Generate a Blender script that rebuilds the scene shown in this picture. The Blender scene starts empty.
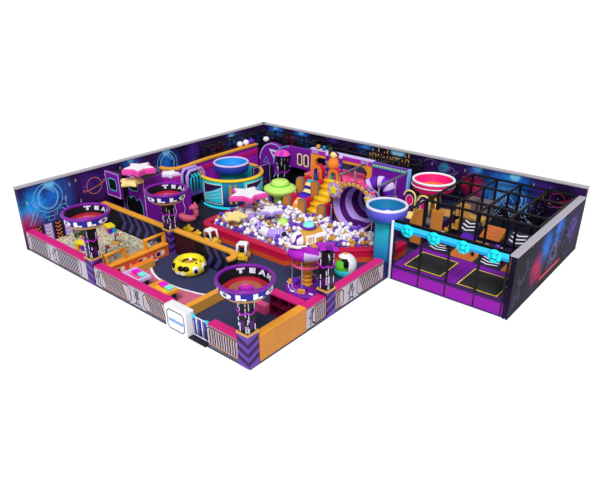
import bpy, bmesh, math, random
from mathutils import Vector, Matrix
random.seed(7)
PI = math.pi
SC = bpy.context.scene
COL = SC.collection
R = math.radians

# ------------------------------------------------------------------ materials
def lin(c):
    c = c / 255.0
    return c / 12.92 if c <= 0.04045 else ((c + 0.055) / 1.055) ** 2.4
def rgb(c): return (lin(c[0]), lin(c[1]), lin(c[2]), 1.0)
MATS = {}
def mat(name, c, rough=0.55, var=0.08, scale=6.0, metal=0.0, emit=0.0, alpha=1.0):
    m = bpy.data.materials.new(name); m.use_nodes = True
    nt = m.node_tree; b = nt.nodes['Principled BSDF']
    b.inputs['Roughness'].default_value = rough
    b.inputs['Metallic'].default_value = metal
    b.inputs['Specular IOR Level'].default_value = .5 if metal else .22
    tc = nt.nodes.new('ShaderNodeTexCoord'); n = nt.nodes.new('ShaderNodeTexNoise')
    n.inputs['Scale'].default_value = scale; n.inputs['Detail'].default_value = 3
    nt.links.new(tc.outputs['Object'], n.inputs['Vector'])
    mx = nt.nodes.new('ShaderNodeMix'); mx.data_type = 'RGBA'
    k = rgb(c)
    mx.inputs[6].default_value = tuple(min(1, v * (1 - var)) for v in k[:3]) + (1,)
    mx.inputs[7].default_value = tuple(min(1, v * (1 + var)) for v in k[:3]) + (1,)
    nt.links.new(n.outputs['Fac'], mx.inputs[0])
    nt.links.new(mx.outputs[2], b.inputs['Base Color'])
    if emit:
        nt.links.new(mx.outputs[2], b.inputs['Emission Color']); b.inputs['Emission Strength'].default_value = emit
    if alpha < 1: b.inputs['Alpha'].default_value = alpha
    MATS[name] = m
    return m
for nm, c, kw in [
    ('white', (240, 238, 244), {}), ('panel_white', (186, 178, 192), {}), ('cap_gray', (178, 173, 184), {}),
    ('black', (16, 14, 22), {}), ('line_black', (34, 30, 48), {}), ('steel_black', (14, 13, 18), dict(rough=.45)),
    ('navy_floor', (52, 56, 92), dict(rough=.8)), ('dark_floor', (30, 30, 46), dict(rough=.8)), ('navy', (38, 42, 92), {}), ('chev_navy', (62, 60, 132), {}),
    ('magenta', (214, 30, 126), {}), ('maroon', (104, 10, 50), {}), ('pink', (236, 84, 140), {}), ('salmon', (206, 104, 134), dict(rough=.8)),
    ('orange', (240, 160, 48), {}), ('deep_orange', (240, 132, 36), {}), ('yellow', (250, 200, 40), {}), ('gold', (206, 152, 62), {}), ('lemon', (246, 226, 40), {}),
    ('cream', (255, 226, 150), {}), ('tan', (214, 160, 84), {}), ('wood_orange', (204, 130, 54), dict(var=.14, scale=2.5)),
    ('purple', (120, 22, 160), {}), ('violet', (98, 30, 190), {}), ('base_purple', (104, 64, 168), {}), ('dark_purple', (54, 22, 84), {}), ('plum', (74, 10, 100), {}),
    ('hot_purple', (176, 30, 196), {}), ('deck_purple', (142, 10, 166), {}), ('indigo', (46, 34, 150), {}),
    ('lavender', (182, 152, 234), {}), ('pale_lavender', (214, 190, 246), {}), ('lilac_ball', (112, 64, 196), {}),
    ('red', (200, 26, 62), {}), ('net_gray', (104, 98, 126), {}), ('rim_purple', (126, 30, 156), dict(rough=.25)), ('ring_red', (170, 20, 48), {}), ('band_blue', (40, 32, 160), {}), ('beam_blue', (50, 204, 244), {}), ('target_cyan', (20, 236, 255), {}), ('floor_black', (22, 21, 34), {}), ('navy_mat', (38, 40, 66), {}), ('mat_orange', (196, 118, 52), {}), ('rust_floor', (170, 96, 70), {}), ('pit_red', (206, 20, 66), {}), ('crimson', (196, 18, 74), {}), ('pit_orange', (220, 84, 40), {}), ('rust', (224, 92, 62), {}),
    ('cyan', (44, 214, 236), {}), ('sky_blue', (28, 150, 224), {}), ('teal', (38, 184, 196), {}), ('deep_teal', (16, 120, 168), {}), ('pool_blue', (22, 92, 196), {}), ('royal', (44, 40, 190), {}),
    ('bowl_blue', (58, 72, 190), {}), ('mint', (130, 236, 222), {}), ('lime', (192, 238, 112), {}), ('green', (96, 200, 50), {}), ('dark_green', (30, 70, 40), {}),
    ('hot_pink', (232, 20, 120), {}), ('pink_rock', (222, 100, 128), {}), ('art_gold', (240, 180, 84), {}), ('star_pink', (238, 78, 176), {}), ('magenta_lid', (236, 20, 220), {}),
    ('gray', (120, 120, 130), {}), ('rail_gray', (112, 112, 124), dict(rough=.35, metal=.3)), ('plush_gray', (128, 112, 112), {}), ('mat_gray', (48, 46, 50), dict(rough=.9)),
    ('art_blue', (120, 190, 255), {}), ('art_white', (226, 220, 255), {}), ('art_orange', (226, 132, 70), {}), ('art_red', (220, 40, 80), {}), ('art_dim', (120, 110, 170), {}),
    ('steel', (150, 150, 158), dict(rough=.3, metal=.6)), ('gate_violet', (120, 120, 190), {}),
]: mat(nm, c, **kw)
def glass(name, c, a):
    m = mat(name, c, rough=.1, alpha=a); return m
glass('clear_bar', (210, 225, 240), .55)

def mural(name, base1, base2, blobs):
    m = bpy.data.materials.new(name); m.use_nodes = True
    nt = m.node_tree; b = nt.nodes['Principled BSDF']; b.inputs['Roughness'].default_value = .6; b.inputs['Specular IOR Level'].default_value = .08
    L = nt.links.new; N = nt.nodes.new
    tc = N('ShaderNodeTexCoord')
    n1 = N('ShaderNodeTexNoise'); n1.inputs['Scale'].default_value = .8; n1.inputs['Detail'].default_value = 5
    n2 = N('ShaderNodeTexNoise'); n2.inputs['Scale'].default_value = 2.2; n2.inputs['Detail'].default_value = 6
    L(tc.outputs['Object'], n1.inputs['Vector']); L(tc.outputs['Object'], n2.inputs['Vector'])
    rp = N('ShaderNodeMapRange'); rp.inputs[1].default_value = .38; rp.inputs[2].default_value = .66
    L(n1.outputs['Fac'], rp.inputs[0])
    mx = N('ShaderNodeMix'); mx.data_type = 'RGBA'
    mx.inputs[6].default_value = rgb(base1); mx.inputs[7].default_value = rgb(base2)
    L(rp.outputs[0], mx.inputs[0]); cur = mx.outputs[2]
    nr = N('ShaderNodeMapRange'); nr.inputs[1].default_value = .3; nr.inputs[2].default_value = .58; nr.inputs[3].default_value = .12
    L(n2.outputs['Fac'], nr.inputs[0])
    for (c, r, col, s) in blobs:
        d = N('ShaderNodeVectorMath'); d.operation = 'DISTANCE'; L(tc.outputs['Object'], d.inputs[0]); d.inputs[1].default_value = c
        mr = N('ShaderNodeMapRange'); mr.interpolation_type = 'SMOOTHSTEP'
        mr.inputs[1].default_value = 0; mr.inputs[2].default_value = r; mr.inputs[3].default_value = s; mr.inputs[4].default_value = 0
        L(d.outputs['Value'], mr.inputs[0])
        mu = N('ShaderNodeMath'); mu.operation = 'MULTIPLY'; L(mr.outputs[0], mu.inputs[0]); L(nr.outputs[0], mu.inputs[1]); mu.use_clamp = True
        k = N('ShaderNodeMix'); k.data_type = 'RGBA'; L(mu.outputs[0], k.inputs[0]); L(cur, k.inputs[6]); k.inputs[7].default_value = rgb(col); cur = k.outputs[2]
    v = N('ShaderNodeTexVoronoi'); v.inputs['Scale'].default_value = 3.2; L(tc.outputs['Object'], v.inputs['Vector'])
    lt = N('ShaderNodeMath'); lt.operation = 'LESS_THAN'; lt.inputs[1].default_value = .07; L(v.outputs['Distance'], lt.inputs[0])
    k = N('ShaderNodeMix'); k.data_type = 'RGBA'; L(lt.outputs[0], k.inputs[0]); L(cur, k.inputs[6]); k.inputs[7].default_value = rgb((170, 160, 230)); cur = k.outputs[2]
    L(cur, b.inputs['Base Color']); MATS[name] = m
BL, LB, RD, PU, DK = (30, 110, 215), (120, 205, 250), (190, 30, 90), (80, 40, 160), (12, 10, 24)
mural('mural_left', (26, 16, 56), (64, 26, 104), [
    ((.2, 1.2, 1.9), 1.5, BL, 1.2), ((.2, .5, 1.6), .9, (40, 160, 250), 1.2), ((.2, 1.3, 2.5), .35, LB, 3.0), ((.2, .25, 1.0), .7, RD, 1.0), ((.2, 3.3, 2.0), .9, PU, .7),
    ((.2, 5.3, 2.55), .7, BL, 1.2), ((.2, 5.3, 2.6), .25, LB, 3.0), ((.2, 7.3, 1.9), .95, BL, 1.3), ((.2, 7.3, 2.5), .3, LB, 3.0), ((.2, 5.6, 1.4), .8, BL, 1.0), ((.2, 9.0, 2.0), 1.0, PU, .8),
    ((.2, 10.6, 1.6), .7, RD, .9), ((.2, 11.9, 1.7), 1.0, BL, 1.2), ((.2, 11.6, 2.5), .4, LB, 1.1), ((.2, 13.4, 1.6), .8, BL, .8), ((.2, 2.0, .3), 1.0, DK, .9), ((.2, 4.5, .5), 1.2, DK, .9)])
mural('mural_back', (22, 14, 48), (50, 22, 84), [
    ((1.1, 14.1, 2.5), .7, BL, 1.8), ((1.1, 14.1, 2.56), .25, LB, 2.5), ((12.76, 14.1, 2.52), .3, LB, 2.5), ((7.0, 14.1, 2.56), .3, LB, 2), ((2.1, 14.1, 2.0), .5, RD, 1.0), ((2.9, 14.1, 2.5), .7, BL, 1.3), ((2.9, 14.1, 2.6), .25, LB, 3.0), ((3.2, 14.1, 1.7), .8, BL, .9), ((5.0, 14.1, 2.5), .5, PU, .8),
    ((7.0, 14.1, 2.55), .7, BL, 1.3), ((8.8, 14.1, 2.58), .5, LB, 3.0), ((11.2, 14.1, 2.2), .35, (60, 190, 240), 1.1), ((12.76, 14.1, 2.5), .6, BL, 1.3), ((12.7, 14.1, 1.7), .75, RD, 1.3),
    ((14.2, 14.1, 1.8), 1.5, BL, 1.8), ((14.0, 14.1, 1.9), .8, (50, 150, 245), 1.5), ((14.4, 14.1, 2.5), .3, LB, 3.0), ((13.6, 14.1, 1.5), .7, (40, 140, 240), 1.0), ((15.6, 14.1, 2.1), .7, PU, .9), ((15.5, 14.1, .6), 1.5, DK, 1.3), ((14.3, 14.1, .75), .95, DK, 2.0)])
mural('mural_right', (12, 9, 26), (34, 17, 58), [
    ((17.2, 10.2, 1.5), .9, BL, 1.2), ((17.2, 11.4, 1.75), .8, (40, 120, 220), 1.2), ((17.2, 9.4, .95), .75, RD, 1.3), ((17.2, 9.9, .5), .4, RD, .7), ((17.2, 13.2, 1.3), .9, PU, .7),
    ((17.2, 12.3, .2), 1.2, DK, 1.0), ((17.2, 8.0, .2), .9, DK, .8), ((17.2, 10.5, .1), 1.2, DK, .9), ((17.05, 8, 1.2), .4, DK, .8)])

def speckle(name, base, cols, scale):
    m = bpy.data.materials.new(name); m.use_nodes = True
    nt = m.node_tree; b = nt.nodes['Principled BSDF']; b.inputs['Roughness'].default_value = .9
    tc = nt.nodes.new('ShaderNodeTexCoord'); v = nt.nodes.new('ShaderNodeTexVoronoi'); v.inputs['Scale'].default_value = scale
    nt.links.new(tc.outputs['Object'], v.inputs['Vector'])
    sp = nt.nodes.new('ShaderNodeSeparateColor'); nt.links.new(v.outputs['Color'], sp.inputs[0])
    cr = nt.nodes.new('ShaderNodeValToRGB'); cr.color_ramp.interpolation = 'CONSTANT'
    el = cr.color_ramp.elements; el[0].position = 0; el[0].color = rgb(base); el[1].position = .46; el[1].color = rgb(cols[0])
    n = len(cols)
    for i, c in enumerate(cols[1:], 1):
        e = el.new(.46 + .54 * i / n); e.color = rgb(c)
    nt.links.new(sp.outputs[0], cr.inputs[0]); nt.links.new(cr.outputs[0], b.inputs['Base Color'])
    MATS[name] = m
speckle('sand', (200, 194, 170), [(150, 170, 120), (232, 226, 206), (200, 120, 90), (120, 150, 150), (236, 196, 110), (90, 90, 80), (236, 230, 214)], 15)

def twotone(name, c0, c1, z0, z1):          # printed vinyl that runs from one dye colour to another
    m = mat(name, c0); nt = m.node_tree; b = nt.nodes['Principled BSDF']
    tc = nt.nodes.new('ShaderNodeTexCoord'); s = nt.nodes.new('ShaderNodeSeparateXYZ'); nt.links.new(tc.outputs['Object'], s.inputs[0])
    mr = nt.nodes.new('ShaderNodeMapRange'); mr.inputs[1].default_value = z0; mr.inputs[2].default_value = z1; nt.links.new(s.outputs[2], mr.inputs[0])
    mx = nt.nodes.new('ShaderNodeMix'); mx.data_type = 'RGBA'; mx.inputs[6].default_value = rgb(c0); mx.inputs[7].default_value = rgb(c1)
    nt.links.new(mr.outputs[0], mx.inputs[0]); nt.links.new(mx.outputs[2], b.inputs['Base Color'])
twotone('drum_skin', (40, 180, 214), (64, 240, 244), .1, .9)
twotone('drum_navy', (46, 38, 128), (36, 150, 190), .2, 1.2)
twotone('column_skin', (34, 88, 190), (46, 200, 214), .2, 1.9)
twotone('bowl_skin', (34, 60, 170), (92, 92, 214), 1.95, 2.5)

# ------------------------------------------------------------------ mesh builder
class MB:
    def __init__(s): s.v = []; s.f = []; s.m = []; s.sm = []; s.names = []
    def mi(s, n):
        if n not in s.names: s.names.append(n)
        return s.names.index(n)
    def add(s, vs, fs, m, smooth=False):
        o = len(s.v); s.v += [tuple(v) for v in vs]; k = s.mi(m)
        for f in fs: s.f.append([i + o for i in f]); s.m.append(k); s.sm.append(smooth)
        return s
    def box(s, x0, x1, y0, y1, z0, z1, m, top=None, M=None):
        vs = [Vector((x, y, z)) for z in (z0, z1) for x, y in ((x0, y0), (x1, y0), (x1, y1), (x0, y1))]
        if M is not None: vs = [M @ v for v in vs]
        s.add(vs, [(3, 2, 1, 0), (0, 1, 5, 4), (1, 2, 6, 5), (2, 3, 7, 6), (3, 0, 4, 7)], m)
        o = len(s.v) - 8; s.f.append([o + 4, o + 5, o + 6, o + 7]); s.m.append(s.mi(top or m)); s.sm.append(False)
        return s
    def prism(s, pts, a, b, m, plane='xy', cap=None, M=None):
        fn = {'xy': lambda p, h: (p[0], p[1], h), 'xz': lambda p, h: (p[0], h, p[1]), 'yz': lambda p, h: (h, p[0], p[1])}[plane]
        n = len(pts); vs = [Vector(fn(p, a)) for p in pts] + [Vector(fn(p, b)) for p in pts]
        if M is not None: vs = [M @ v for v in vs]
        s.add(vs, [(i, (i + 1) % n, n + (i + 1) % n, n + i) for i in range(n)], m)
        o = len(s.v) - 2 * n; k = s.mi(cap or m)
        for f in ([o + i for i in range(n)][::-1], [o + n + i for i in range(n)]): s.f.append(f); s.m.append(k); s.sm.append(False)
        return s
    def lathe(s, prof, m, c=(0, 0, 0), seg=40, axis='z', mfn=None, smooth=True):
        vs = []
        for r, z in prof:
            for i in range(seg):
                a = 2 * PI * i / seg
                if axis == 'z': p = (r * math.cos(a), r * math.sin(a), z)
                elif axis == 'y': p = (r * math.cos(a), z, r * math.sin(a))
                else: p = (z, r * math.cos(a), r * math.sin(a))
                vs.append((p[0] + c[0], p[1] + c[1], p[2] + c[2]))
        o = len(s.v); s.v += vs
        for j in range(len(prof) - 1):
            for i in range(seg):
                i2 = (i + 1) % seg
                s.f.append([o + j * seg + i, o + j * seg + i2, o + (j + 1) * seg + i2, o + (j + 1) * seg + i])
                s.m.append(s.mi(mfn(j, i) if mfn else m)); s.sm.append(smooth)
        return s
    def ball(s, c, r, m, seg=16, rings=10, sc=(1, 1, 1), M=None):
        prof = [(max(1e-4, math.sin(PI * j / rings)), -math.cos(PI * j / rings)) for j in range(rings + 1)]
        t = MB(); t.lathe(prof, m, seg=seg)
        vs = [Vector((v[0] * r * sc[0], v[1] * r * sc[1], v[2] * r * sc[2])) for v in t.v]
        if M is not None: vs = [M @ v for v in vs]
        s.add([(v[0] + c[0], v[1] + c[1], v[2] + c[2]) for v in vs], t.f, m, True); return s
    def tube(s, pts, r, m, seg=10, closed=False, mfn=None, caps=True, smooth=True):
        pts = [Vector(p) for p in pts]; n = len(pts); rs = r if isinstance(r, (list, tuple)) else [r] * n
        up = None; rings = []
        for i in range(n):
            a = pts[(i - 1) % n] if (closed or i > 0) else pts[i]; b = pts[(i + 1) % n] if (closed or i < n - 1) else pts[i]
            t = (b - a).normalized()
            if up is None: up = Vector((0, 0, 1)) if abs(t.z) < .9 else Vector((1, 0, 0))
            x = t.cross(up).normalized(); y = x.cross(t).normalized(); up = y
            rings.append([pts[i] + rs[i] * (math.cos(2 * PI * k / seg) * x + math.sin(2 * PI * k / seg) * y) for k in range(seg)])
        o = len(s.v)
        for g in rings: s.v += [tuple(v) for v in g]
        for i in range(n if closed else n - 1):
            for k in range(seg):
                k2 = (k + 1) % seg; j = (i + 1) % n
                s.f.append([o + i * seg + k, o + i * seg + k2, o + j * seg + k2, o + j * seg + k]); s.m.append(s.mi(mfn(i) if mfn else m)); s.sm.append(smooth)
        if caps and not closed:
            s.f.append([o + k for k in range(seg)][::-1]); s.m.append(s.mi(mfn(0) if mfn else m)); s.sm.append(False)
            s.f.append([o + (n - 1) * seg + k for k in range(seg)]); s.m.append(s.mi(mfn(n - 2) if mfn else m)); s.sm.append(False)
        return s
    def path(s, pts, t, z0, z1, m, top=None, closed=False, smooth=False):   # a wall of thickness t standing along a polyline
        n = len(pts); A = []; B = []
        for i in range(n):
            p = Vector(pts[i]); a = Vector(pts[i - 1] if (closed or i > 0) else pts[i]); b = Vector(pts[(i + 1) % n] if (closed or i < n - 1) else pts[i])
            d1 = (p - a).normalized() if (p - a).length > 0 else (b - p).normalized(); d2 = (b - p).normalized() if (b - p).length > 0 else d1
            nn = Vector((-(d1 + d2).y, (d1 + d2).x)).normalized(); k = t / 2 / max(.4, nn.dot(Vector((-d1.y, d1.x))))
            A.append(p + nn * k); B.append(p - nn * k)
        o = len(s.v); tm = s.mi(top or m); k0 = s.mi(m)
        zz = (lambda q, i: q[i] if isinstance(q, (list, tuple)) else q)
        for i in range(n):
            for q, z in ((A[i], zz(z0, i)), (B[i], zz(z0, i)), (B[i], zz(z1, i)), (A[i], zz(z1, i))): s.v.append((q.x, q.y, z))
        for i in range(n if closed else n - 1):
            j = (i + 1) % n
            for k in range(4):
                k2 = (k + 1) % 4
                s.f.append([o + i * 4 + k, o + i * 4 + k2, o + j * 4 + k2, o + j * 4 + k]); s.m.append(tm if k == 2 else k0); s.sm.append(False)
        if not closed:
            s.f.append([o, o + 1, o + 2, o + 3]); s.m.append(k0); s.sm.append(False)
            e = o + (n - 1) * 4; s.f.append([e + 3, e + 2, e + 1, e]); s.m.append(k0); s.sm.append(False)
        return s
    def rib(s, P, pts, w, m, closed=False):     # an inked line of width w on a surface P(s, t)
        n = len(pts); A = []; B = []
        for i in range(n):
            p = Vector(pts[i]); a = Vector(pts[i - 1] if (closed or i > 0) else pts[i]); b = Vector(pts[(i + 1) % n] if (closed or i < n - 1) else pts[i])
            d = (b - a); d = d.normalized() if d.length > 0 else Vector((1, 0)); nn = Vector((-d.y, d.x))
            A.append(p + nn * w / 2); B.append(p - nn * w / 2)
        vs = [P(q.x, q.y) for q in A] + [P(q.x, q.y) for q in B]
        s.add(vs, [(i, (i + 1) % n, n + (i + 1) % n, n + i) for i in range(n if closed else n - 1)], m); return s
    def poly(s, P, pts, m): s.add([P(a, b) for a, b in pts], [tuple(range(len(pts)))], m); return s
    def build(s, name, parent=None, bevel=0, loc=None, recalc=True):
        me = bpy.data.meshes.new(name); me.from_pydata(s.v, [], s.f)
        for n in s.names: me.materials.append(MATS[n])
        me.polygons.foreach_set('material_index', s.m); me.polygons.foreach_set('use_smooth', s.sm)
        if recalc:
            bm = bmesh.new(); bm.from_mesh(me); bmesh.ops.recalc_face_normals(bm, faces=bm.faces[:]); bm.to_mesh(me); bm.free()
        me.update()
        o = bpy.data.objects.new(name, me); COL.objects.link(o)
        if parent: o.parent = parent
        if loc: o.location = loc
        if bevel:
            md = o.modifiers.new('soft_edge', 'BEVEL'); md.width = bevel; md.segments = 2; md.limit_method = 'ANGLE'; md.angle_limit = R(50)
        return o
def tag(o, label=None, cat=None, group=None, kind=None):
    if label: o['label'] = label
    if cat: o['category'] = cat
    if group: o['group'] = group
    if kind: o['kind'] = kind
    return o
def thing(name, label, cat, loc=(0, 0, 0), rz=0, group=None):
    o = bpy.data.objects.new(name, None); COL.objects.link(o); o.empty_display_size = .1
    o.location = loc; o.rotation_euler = (0, 0, rz); return tag(o, label, cat, group)
def struct(o, label=None, cat=None):
    o['kind'] = 'structure'
    return tag(o, label, cat)
def dup(root, loc, rz=0, label=None, group=None):
    r = root.copy(); COL.objects.link(r); r.location = loc; r.rotation_euler = (0, 0, rz)
    if label: r['label'] = label
    if group: r['group'] = group
    for ch in list(root.children):
        c = ch.copy(); COL.objects.link(c); c.parent = r
        for g in list(ch.children):
            d = g.copy(); COL.objects.link(d); d.parent = c
    return r
def circ(c, r, n=28, a0=0, a1=360, e=1.0): return [(c[0] + r * math.cos(R(a0 + (a1 - a0) * i / n)), c[1] + e * r * math.sin(R(a0 + (a1 - a0) * i / n))) for i in range(n + (0 if a1 - a0 == 360 else 1))]
def rrect(x0, x1, y0, y1, c): return [(x0 + c, y0), (x1 - c, y0), (x1, y0 + c), (x1, y1 - c), (x1 - c, y1), (x0 + c, y1), (x0, y1 - c), (x0, y0 + c)]
def star(r, k=.5, n=5, a0=90): return [((r if i % 2 == 0 else r * k) * math.cos(R(a0 + i * 180 / n)), (r if i % 2 == 0 else r * k) * math.sin(R(a0 + i * 180 / n))) for i in range(2 * n)]
def PX(x, d=.006, y0=0, z0=0, sg=1): return lambda s, t: (x + sg * d, y0 + s, z0 + t)     # surface facing +x, s along y
def PY(y, d=.006, x0=0, z0=0): return lambda s, t: (x0 + s, y - d, z0 + t)                # surface facing -y, s along x
def PZ(z, d=.006): return lambda s, t: (s, t, z + d)
def text2d(body, size=1.0, bold=.0, shear=0):
    cu = bpy.data.curves.new('t', 'FONT'); cu.body = body; cu.size = size; cu.align_x = 'CENTER'; cu.align_y = 'CENTER'; cu.offset = bold; cu.shear = shear; cu.resolution_u = 3
    o = bpy.data.objects.new('t', cu); COL.objects.link(o); bpy.context.view_layer.update()
    me = bpy.data.meshes.new_from_object(o.evaluated_get(bpy.context.evaluated_depsgraph_get()))
    vs = [tuple(v.co[:2]) for v in me.vertices]; fs = [tuple(p.vertices) for p in me.polygons]
    bpy.data.objects.remove(o); bpy.data.curves.remove(cu); bpy.data.meshes.remove(me)
    return vs, fs
# ------------------------------------------------------------------ setting
m = MB(); m.prism([(0, 0), (12.69, 0), (12.69, 7.25), (17.2, 7.25), (17.2, 14.32), (0, 14.32)], -.04, 0, 'navy_floor'); struct(m.build('floor'))
m = MB(); m.prism([(.25, 3.7), (8.2, 3.7), (8.2, 4.2), (6.2, 5.2), (4.2, 6), (4.2, 13.4), (.25, 13.4)], .001, .012, 'dark_floor'); struct(m.build('trim_1'))
arc = [(4.98, 2.75), (5.05, 2.5), (5.2, 2.28), (5.43, 2.1), (5.8, 1.9), (6.25, 1.76), (6.8, 1.7), (7.5, 1.76), (8.2, 1.92), (9.0, 2.2)]
m = MB(); m.prism([(5.0, .36), (9.0, .36)] + arc[::-1], .001, .012, 'salmon'); m.rib(PZ(.012), arc, .09, 'white'); struct(m.build('trim_2'))
m = MB(); m.prism([(.22, .36), (4.74, .36), (4.74, 3.45), (.22, 3.45)], .001, .05, 'sand'); tag(m.build('sand_bed'), 'pale speckled play sand filling the corner pit by the astronaut mural', 'sand', kind='stuff')

def astronaut(mb, P, s=1.0, c='art_blue'):
    for r, e in ((.62, 1), (.44, 1.12), (.4, 1.12)): mb.rib(P, [(x * s, y * s) for x, y in circ((0, 0), r, 32, e=e)], .028, c, True)
    mb.rib(P, [(x * s, y * s) for x, y in circ((.02, .02), .28, 10, 20, 80, 1.15)], .04, c)
    mb.rib(P, [(x * s, y * s) for x, y in circ((-.53, -.2), .1, 14)], .02, c, True)
    for l in ([(-.62, -.35), (-.95, -.95)], [(-.5, -.45), (-.82, -.98)], [(.4, -.5), (.62, -.42), (.9, -.75)], [(.3, -.56), (.55, -.6), (.8, -.95)], [(-.3, -.62), (-.28, -.8), (.25, -.8), (.28, -.6)],
              [(-.15, -.8), (-.15, -.98), (.1, -.98), (.1, -.8)], [(.62, -.2), (.75, -.3), (.7, -.5)], [(-.6, .1), (-.72, .0), (-.66, -.25)]):
        mb.rib(P, [(x * s, y * s) for x, y in l], .026, c)
def planet(mb, P, r, c):
    mb.rib(P, circ((0, 0), r, 24), .026, c, True)
    mb.rib(P, [(x * 1.6 * math.cos(.25) - y * math.sin(.25), x * 1.6 * math.sin(.25) + y * math.cos(.25)) for x, y in circ((0, 0), r, 28, 150, 390, .28)], .018, c)
    mb.rib(P, [(x * 1.4 * math.cos(.25) - y * math.sin(.25), x * 1.4 * math.sin(.25) + y * math.cos(.25)) for x, y in circ((0, 0), r, 28, 160, 380, .2)], .014, c)
def spark(mb, P, x, y, r, c): mb.rib(P, [(x, y - r * 1.5), (x + r * .5, y), (x, y + r * 1.5), (x - r * .5, y)], .014, c, True)
def scrawl(mb, P, w, h, n, c, seed):
    rr = random.Random(seed)
    for i in range(n):
        x, y = rr.uniform(0, w), rr.uniform(0, h); pts = [(x, y)]
        for k in range(rr.randint(2, 4)):
            x += rr.uniform(-.22, .22); y += rr.uniform(-.22, .22); pts.append((min(w, max(0, x)), min(h, max(0, y))))
        mb.rib(P, pts, .017, c)

H = 2.6
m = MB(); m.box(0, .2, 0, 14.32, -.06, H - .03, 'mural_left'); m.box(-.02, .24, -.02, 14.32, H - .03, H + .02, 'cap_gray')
astronaut(m, PX(.2, y0=1.2, z0=1.9)); planet(m, PX(.2, y0=3.32, z0=1.85), .36, 'art_orange')
for x, y in ((2.2, 2.2), (1.95, 1.7), (2.6, 1.35), (2.5, 2.3), (3.9, 2.2), (.3, 1.9), (.42, 1.3), (4.7, 2.3)): spark(m, PX(.2), x, y, .06, 'art_white')
astronaut(m, PX(.2, y0=7.3, z0=1.9), .95); scrawl(m, PX(.2, y0=8.6, z0=1.5), 2, .8, 9, 'art_dim', 3); scrawl(m, PX(.2, y0=11, z0=1.3), 2.6, 1, 14, 'art_blue', 5)
for i, (bg, fg) in enumerate((('black', 'art_orange'), ('pale_lavender', 'white'), ('black', 'art_orange'), ('pale_lavender', 'white'), ('black', 'art_orange'), ('pale_lavender', 'white'), ('black', 'art_orange'))):
    y0 = .37 + i * .43
    m.poly(PX(.2, .004), [(y0, .05), (y0 + .34, .05), (y0 + .34, .82), (y0, .82)], 'lavender' if bg != 'black' else bg)
    for k in range(5): m.rib(PX(.2, .008), [(y0 + .05, .78 - k * .16), (y0 + .17, .69 - k * .16), (y0 + .29, .78 - k * .16)], .055, fg)
struct(m.build('wall_left'))
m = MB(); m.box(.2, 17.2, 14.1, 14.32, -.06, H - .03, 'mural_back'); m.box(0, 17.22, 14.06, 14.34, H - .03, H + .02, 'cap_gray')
for i in range(14):     # golden city line art high on the wall
    x = 7.25 + i * .165; h = (.28, .5, .36, .62, .3, .46, .58)[i % 7]
    m.rib(PY(14.1), [(x, 1.95), (x, 1.95 + h)], .045, 'art_gold'); m.rib(PY(14.1), [(x - .05, 1.95 + h * .5), (x + .1, 1.95 + h * .62)], .045, 'art_gold')
for i in range(11):
    x = 7.2 + i * .22
    m.poly(PY(14.1, .004), [(x, 1.66), (x + .16, 1.66), (x + .16, 1.9), (x, 1.9)], 'art_gold'); m.poly(PY(14.1, .008), [(x + .04, 1.7), (x + .11, 1.7), (x + .11, 1.84), (x + .04, 1.84)], 'black')
m.rib(PY(14.1), circ((10.5, 2.1), .4, 14, 30, 150), .016, 'art_dim'); planet(m, PY(14.1, x0=11.5, z0=2.05), .25, 'art_dim')
for k in range(6): m.rib(PY(14.1), [(12.1, 1.55 + k * .09), (12.5, 1.6 + k * .09), (13.0, 1.52 + k * .09)], .03, 'art_red' if k % 2 else 'red')
for k in range(6): m.rib(PY(14.1), [(13.4 + k * .1, 1.1), (13.5 + k * .11, 1.7), (13.9 + k * .1, 2.25)], .02, 'art_blue')
astronaut(m, PY(14.1, x0=14.5, z0=1.5), .8); scrawl(m, PY(14.1, x0=13.6, z0=.5), 1.9, 1.2, 30, 'art_white', 9); planet(m, PY(14.1, x0=16.2, z0=1.85), .3, 'art_red')
m.rib(PY(14.1), circ((15.85, 1.85), .2, 12, 90, 330), .03, 'art_orange'); scrawl(m, PY(14.1, x0=15.2, z0=.9), 1, .7, 8, 'art_dim', 2)
scrawl(m, PY(14.1, x0=.5, z0=1.5), 4, .8, 14, 'art_dim', 21)
for x in (10, 10.6, 12.2, 15.2): spark(m, PY(14.1), x, 2.3, .05, 'art_white')
struct(m.build('wall_back'))
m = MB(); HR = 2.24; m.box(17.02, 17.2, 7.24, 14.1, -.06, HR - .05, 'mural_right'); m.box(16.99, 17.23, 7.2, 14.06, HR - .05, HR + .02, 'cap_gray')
P = PX(17.2); m.rib(P, circ((8.0, 1.4), .42, 20, 200, 420), .016, 'art_dim'); m.rib(P, circ((8.0, 1.4), .34, 20, 180, 440), .012, 'art_dim'); planet(m, PX(17.2, y0=13.0, z0=1.3), .36, 'art_dim')
astronaut(m, PX(17.2, y0=11.1, z0=1.0), .6, 'art_dim'); scrawl(m, PX(17.2, y0=9.7, z0=.6), 2.6, .8, 22, 'art_dim', 12); scrawl(m, PX(17.2, y0=7.5, z0=.3), .6, .8, 5, 'art_dim', 4)
m.poly(P, [(10.0, .26), (12.1, .26), (12.1, .36), (10.0, .36)], 'art_red'); m.rib(P, [(9.0, .5), (9.4, .62), (9.8, .5)], .02, 'art_red')
for y, z in ((7.6, .5), (7.9, .75), (8.7, 1.5), (12.3, 1.5)): spark(m, P, y, z, .07, 'art_dim')
struct(m.build('wall_right'))

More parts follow.
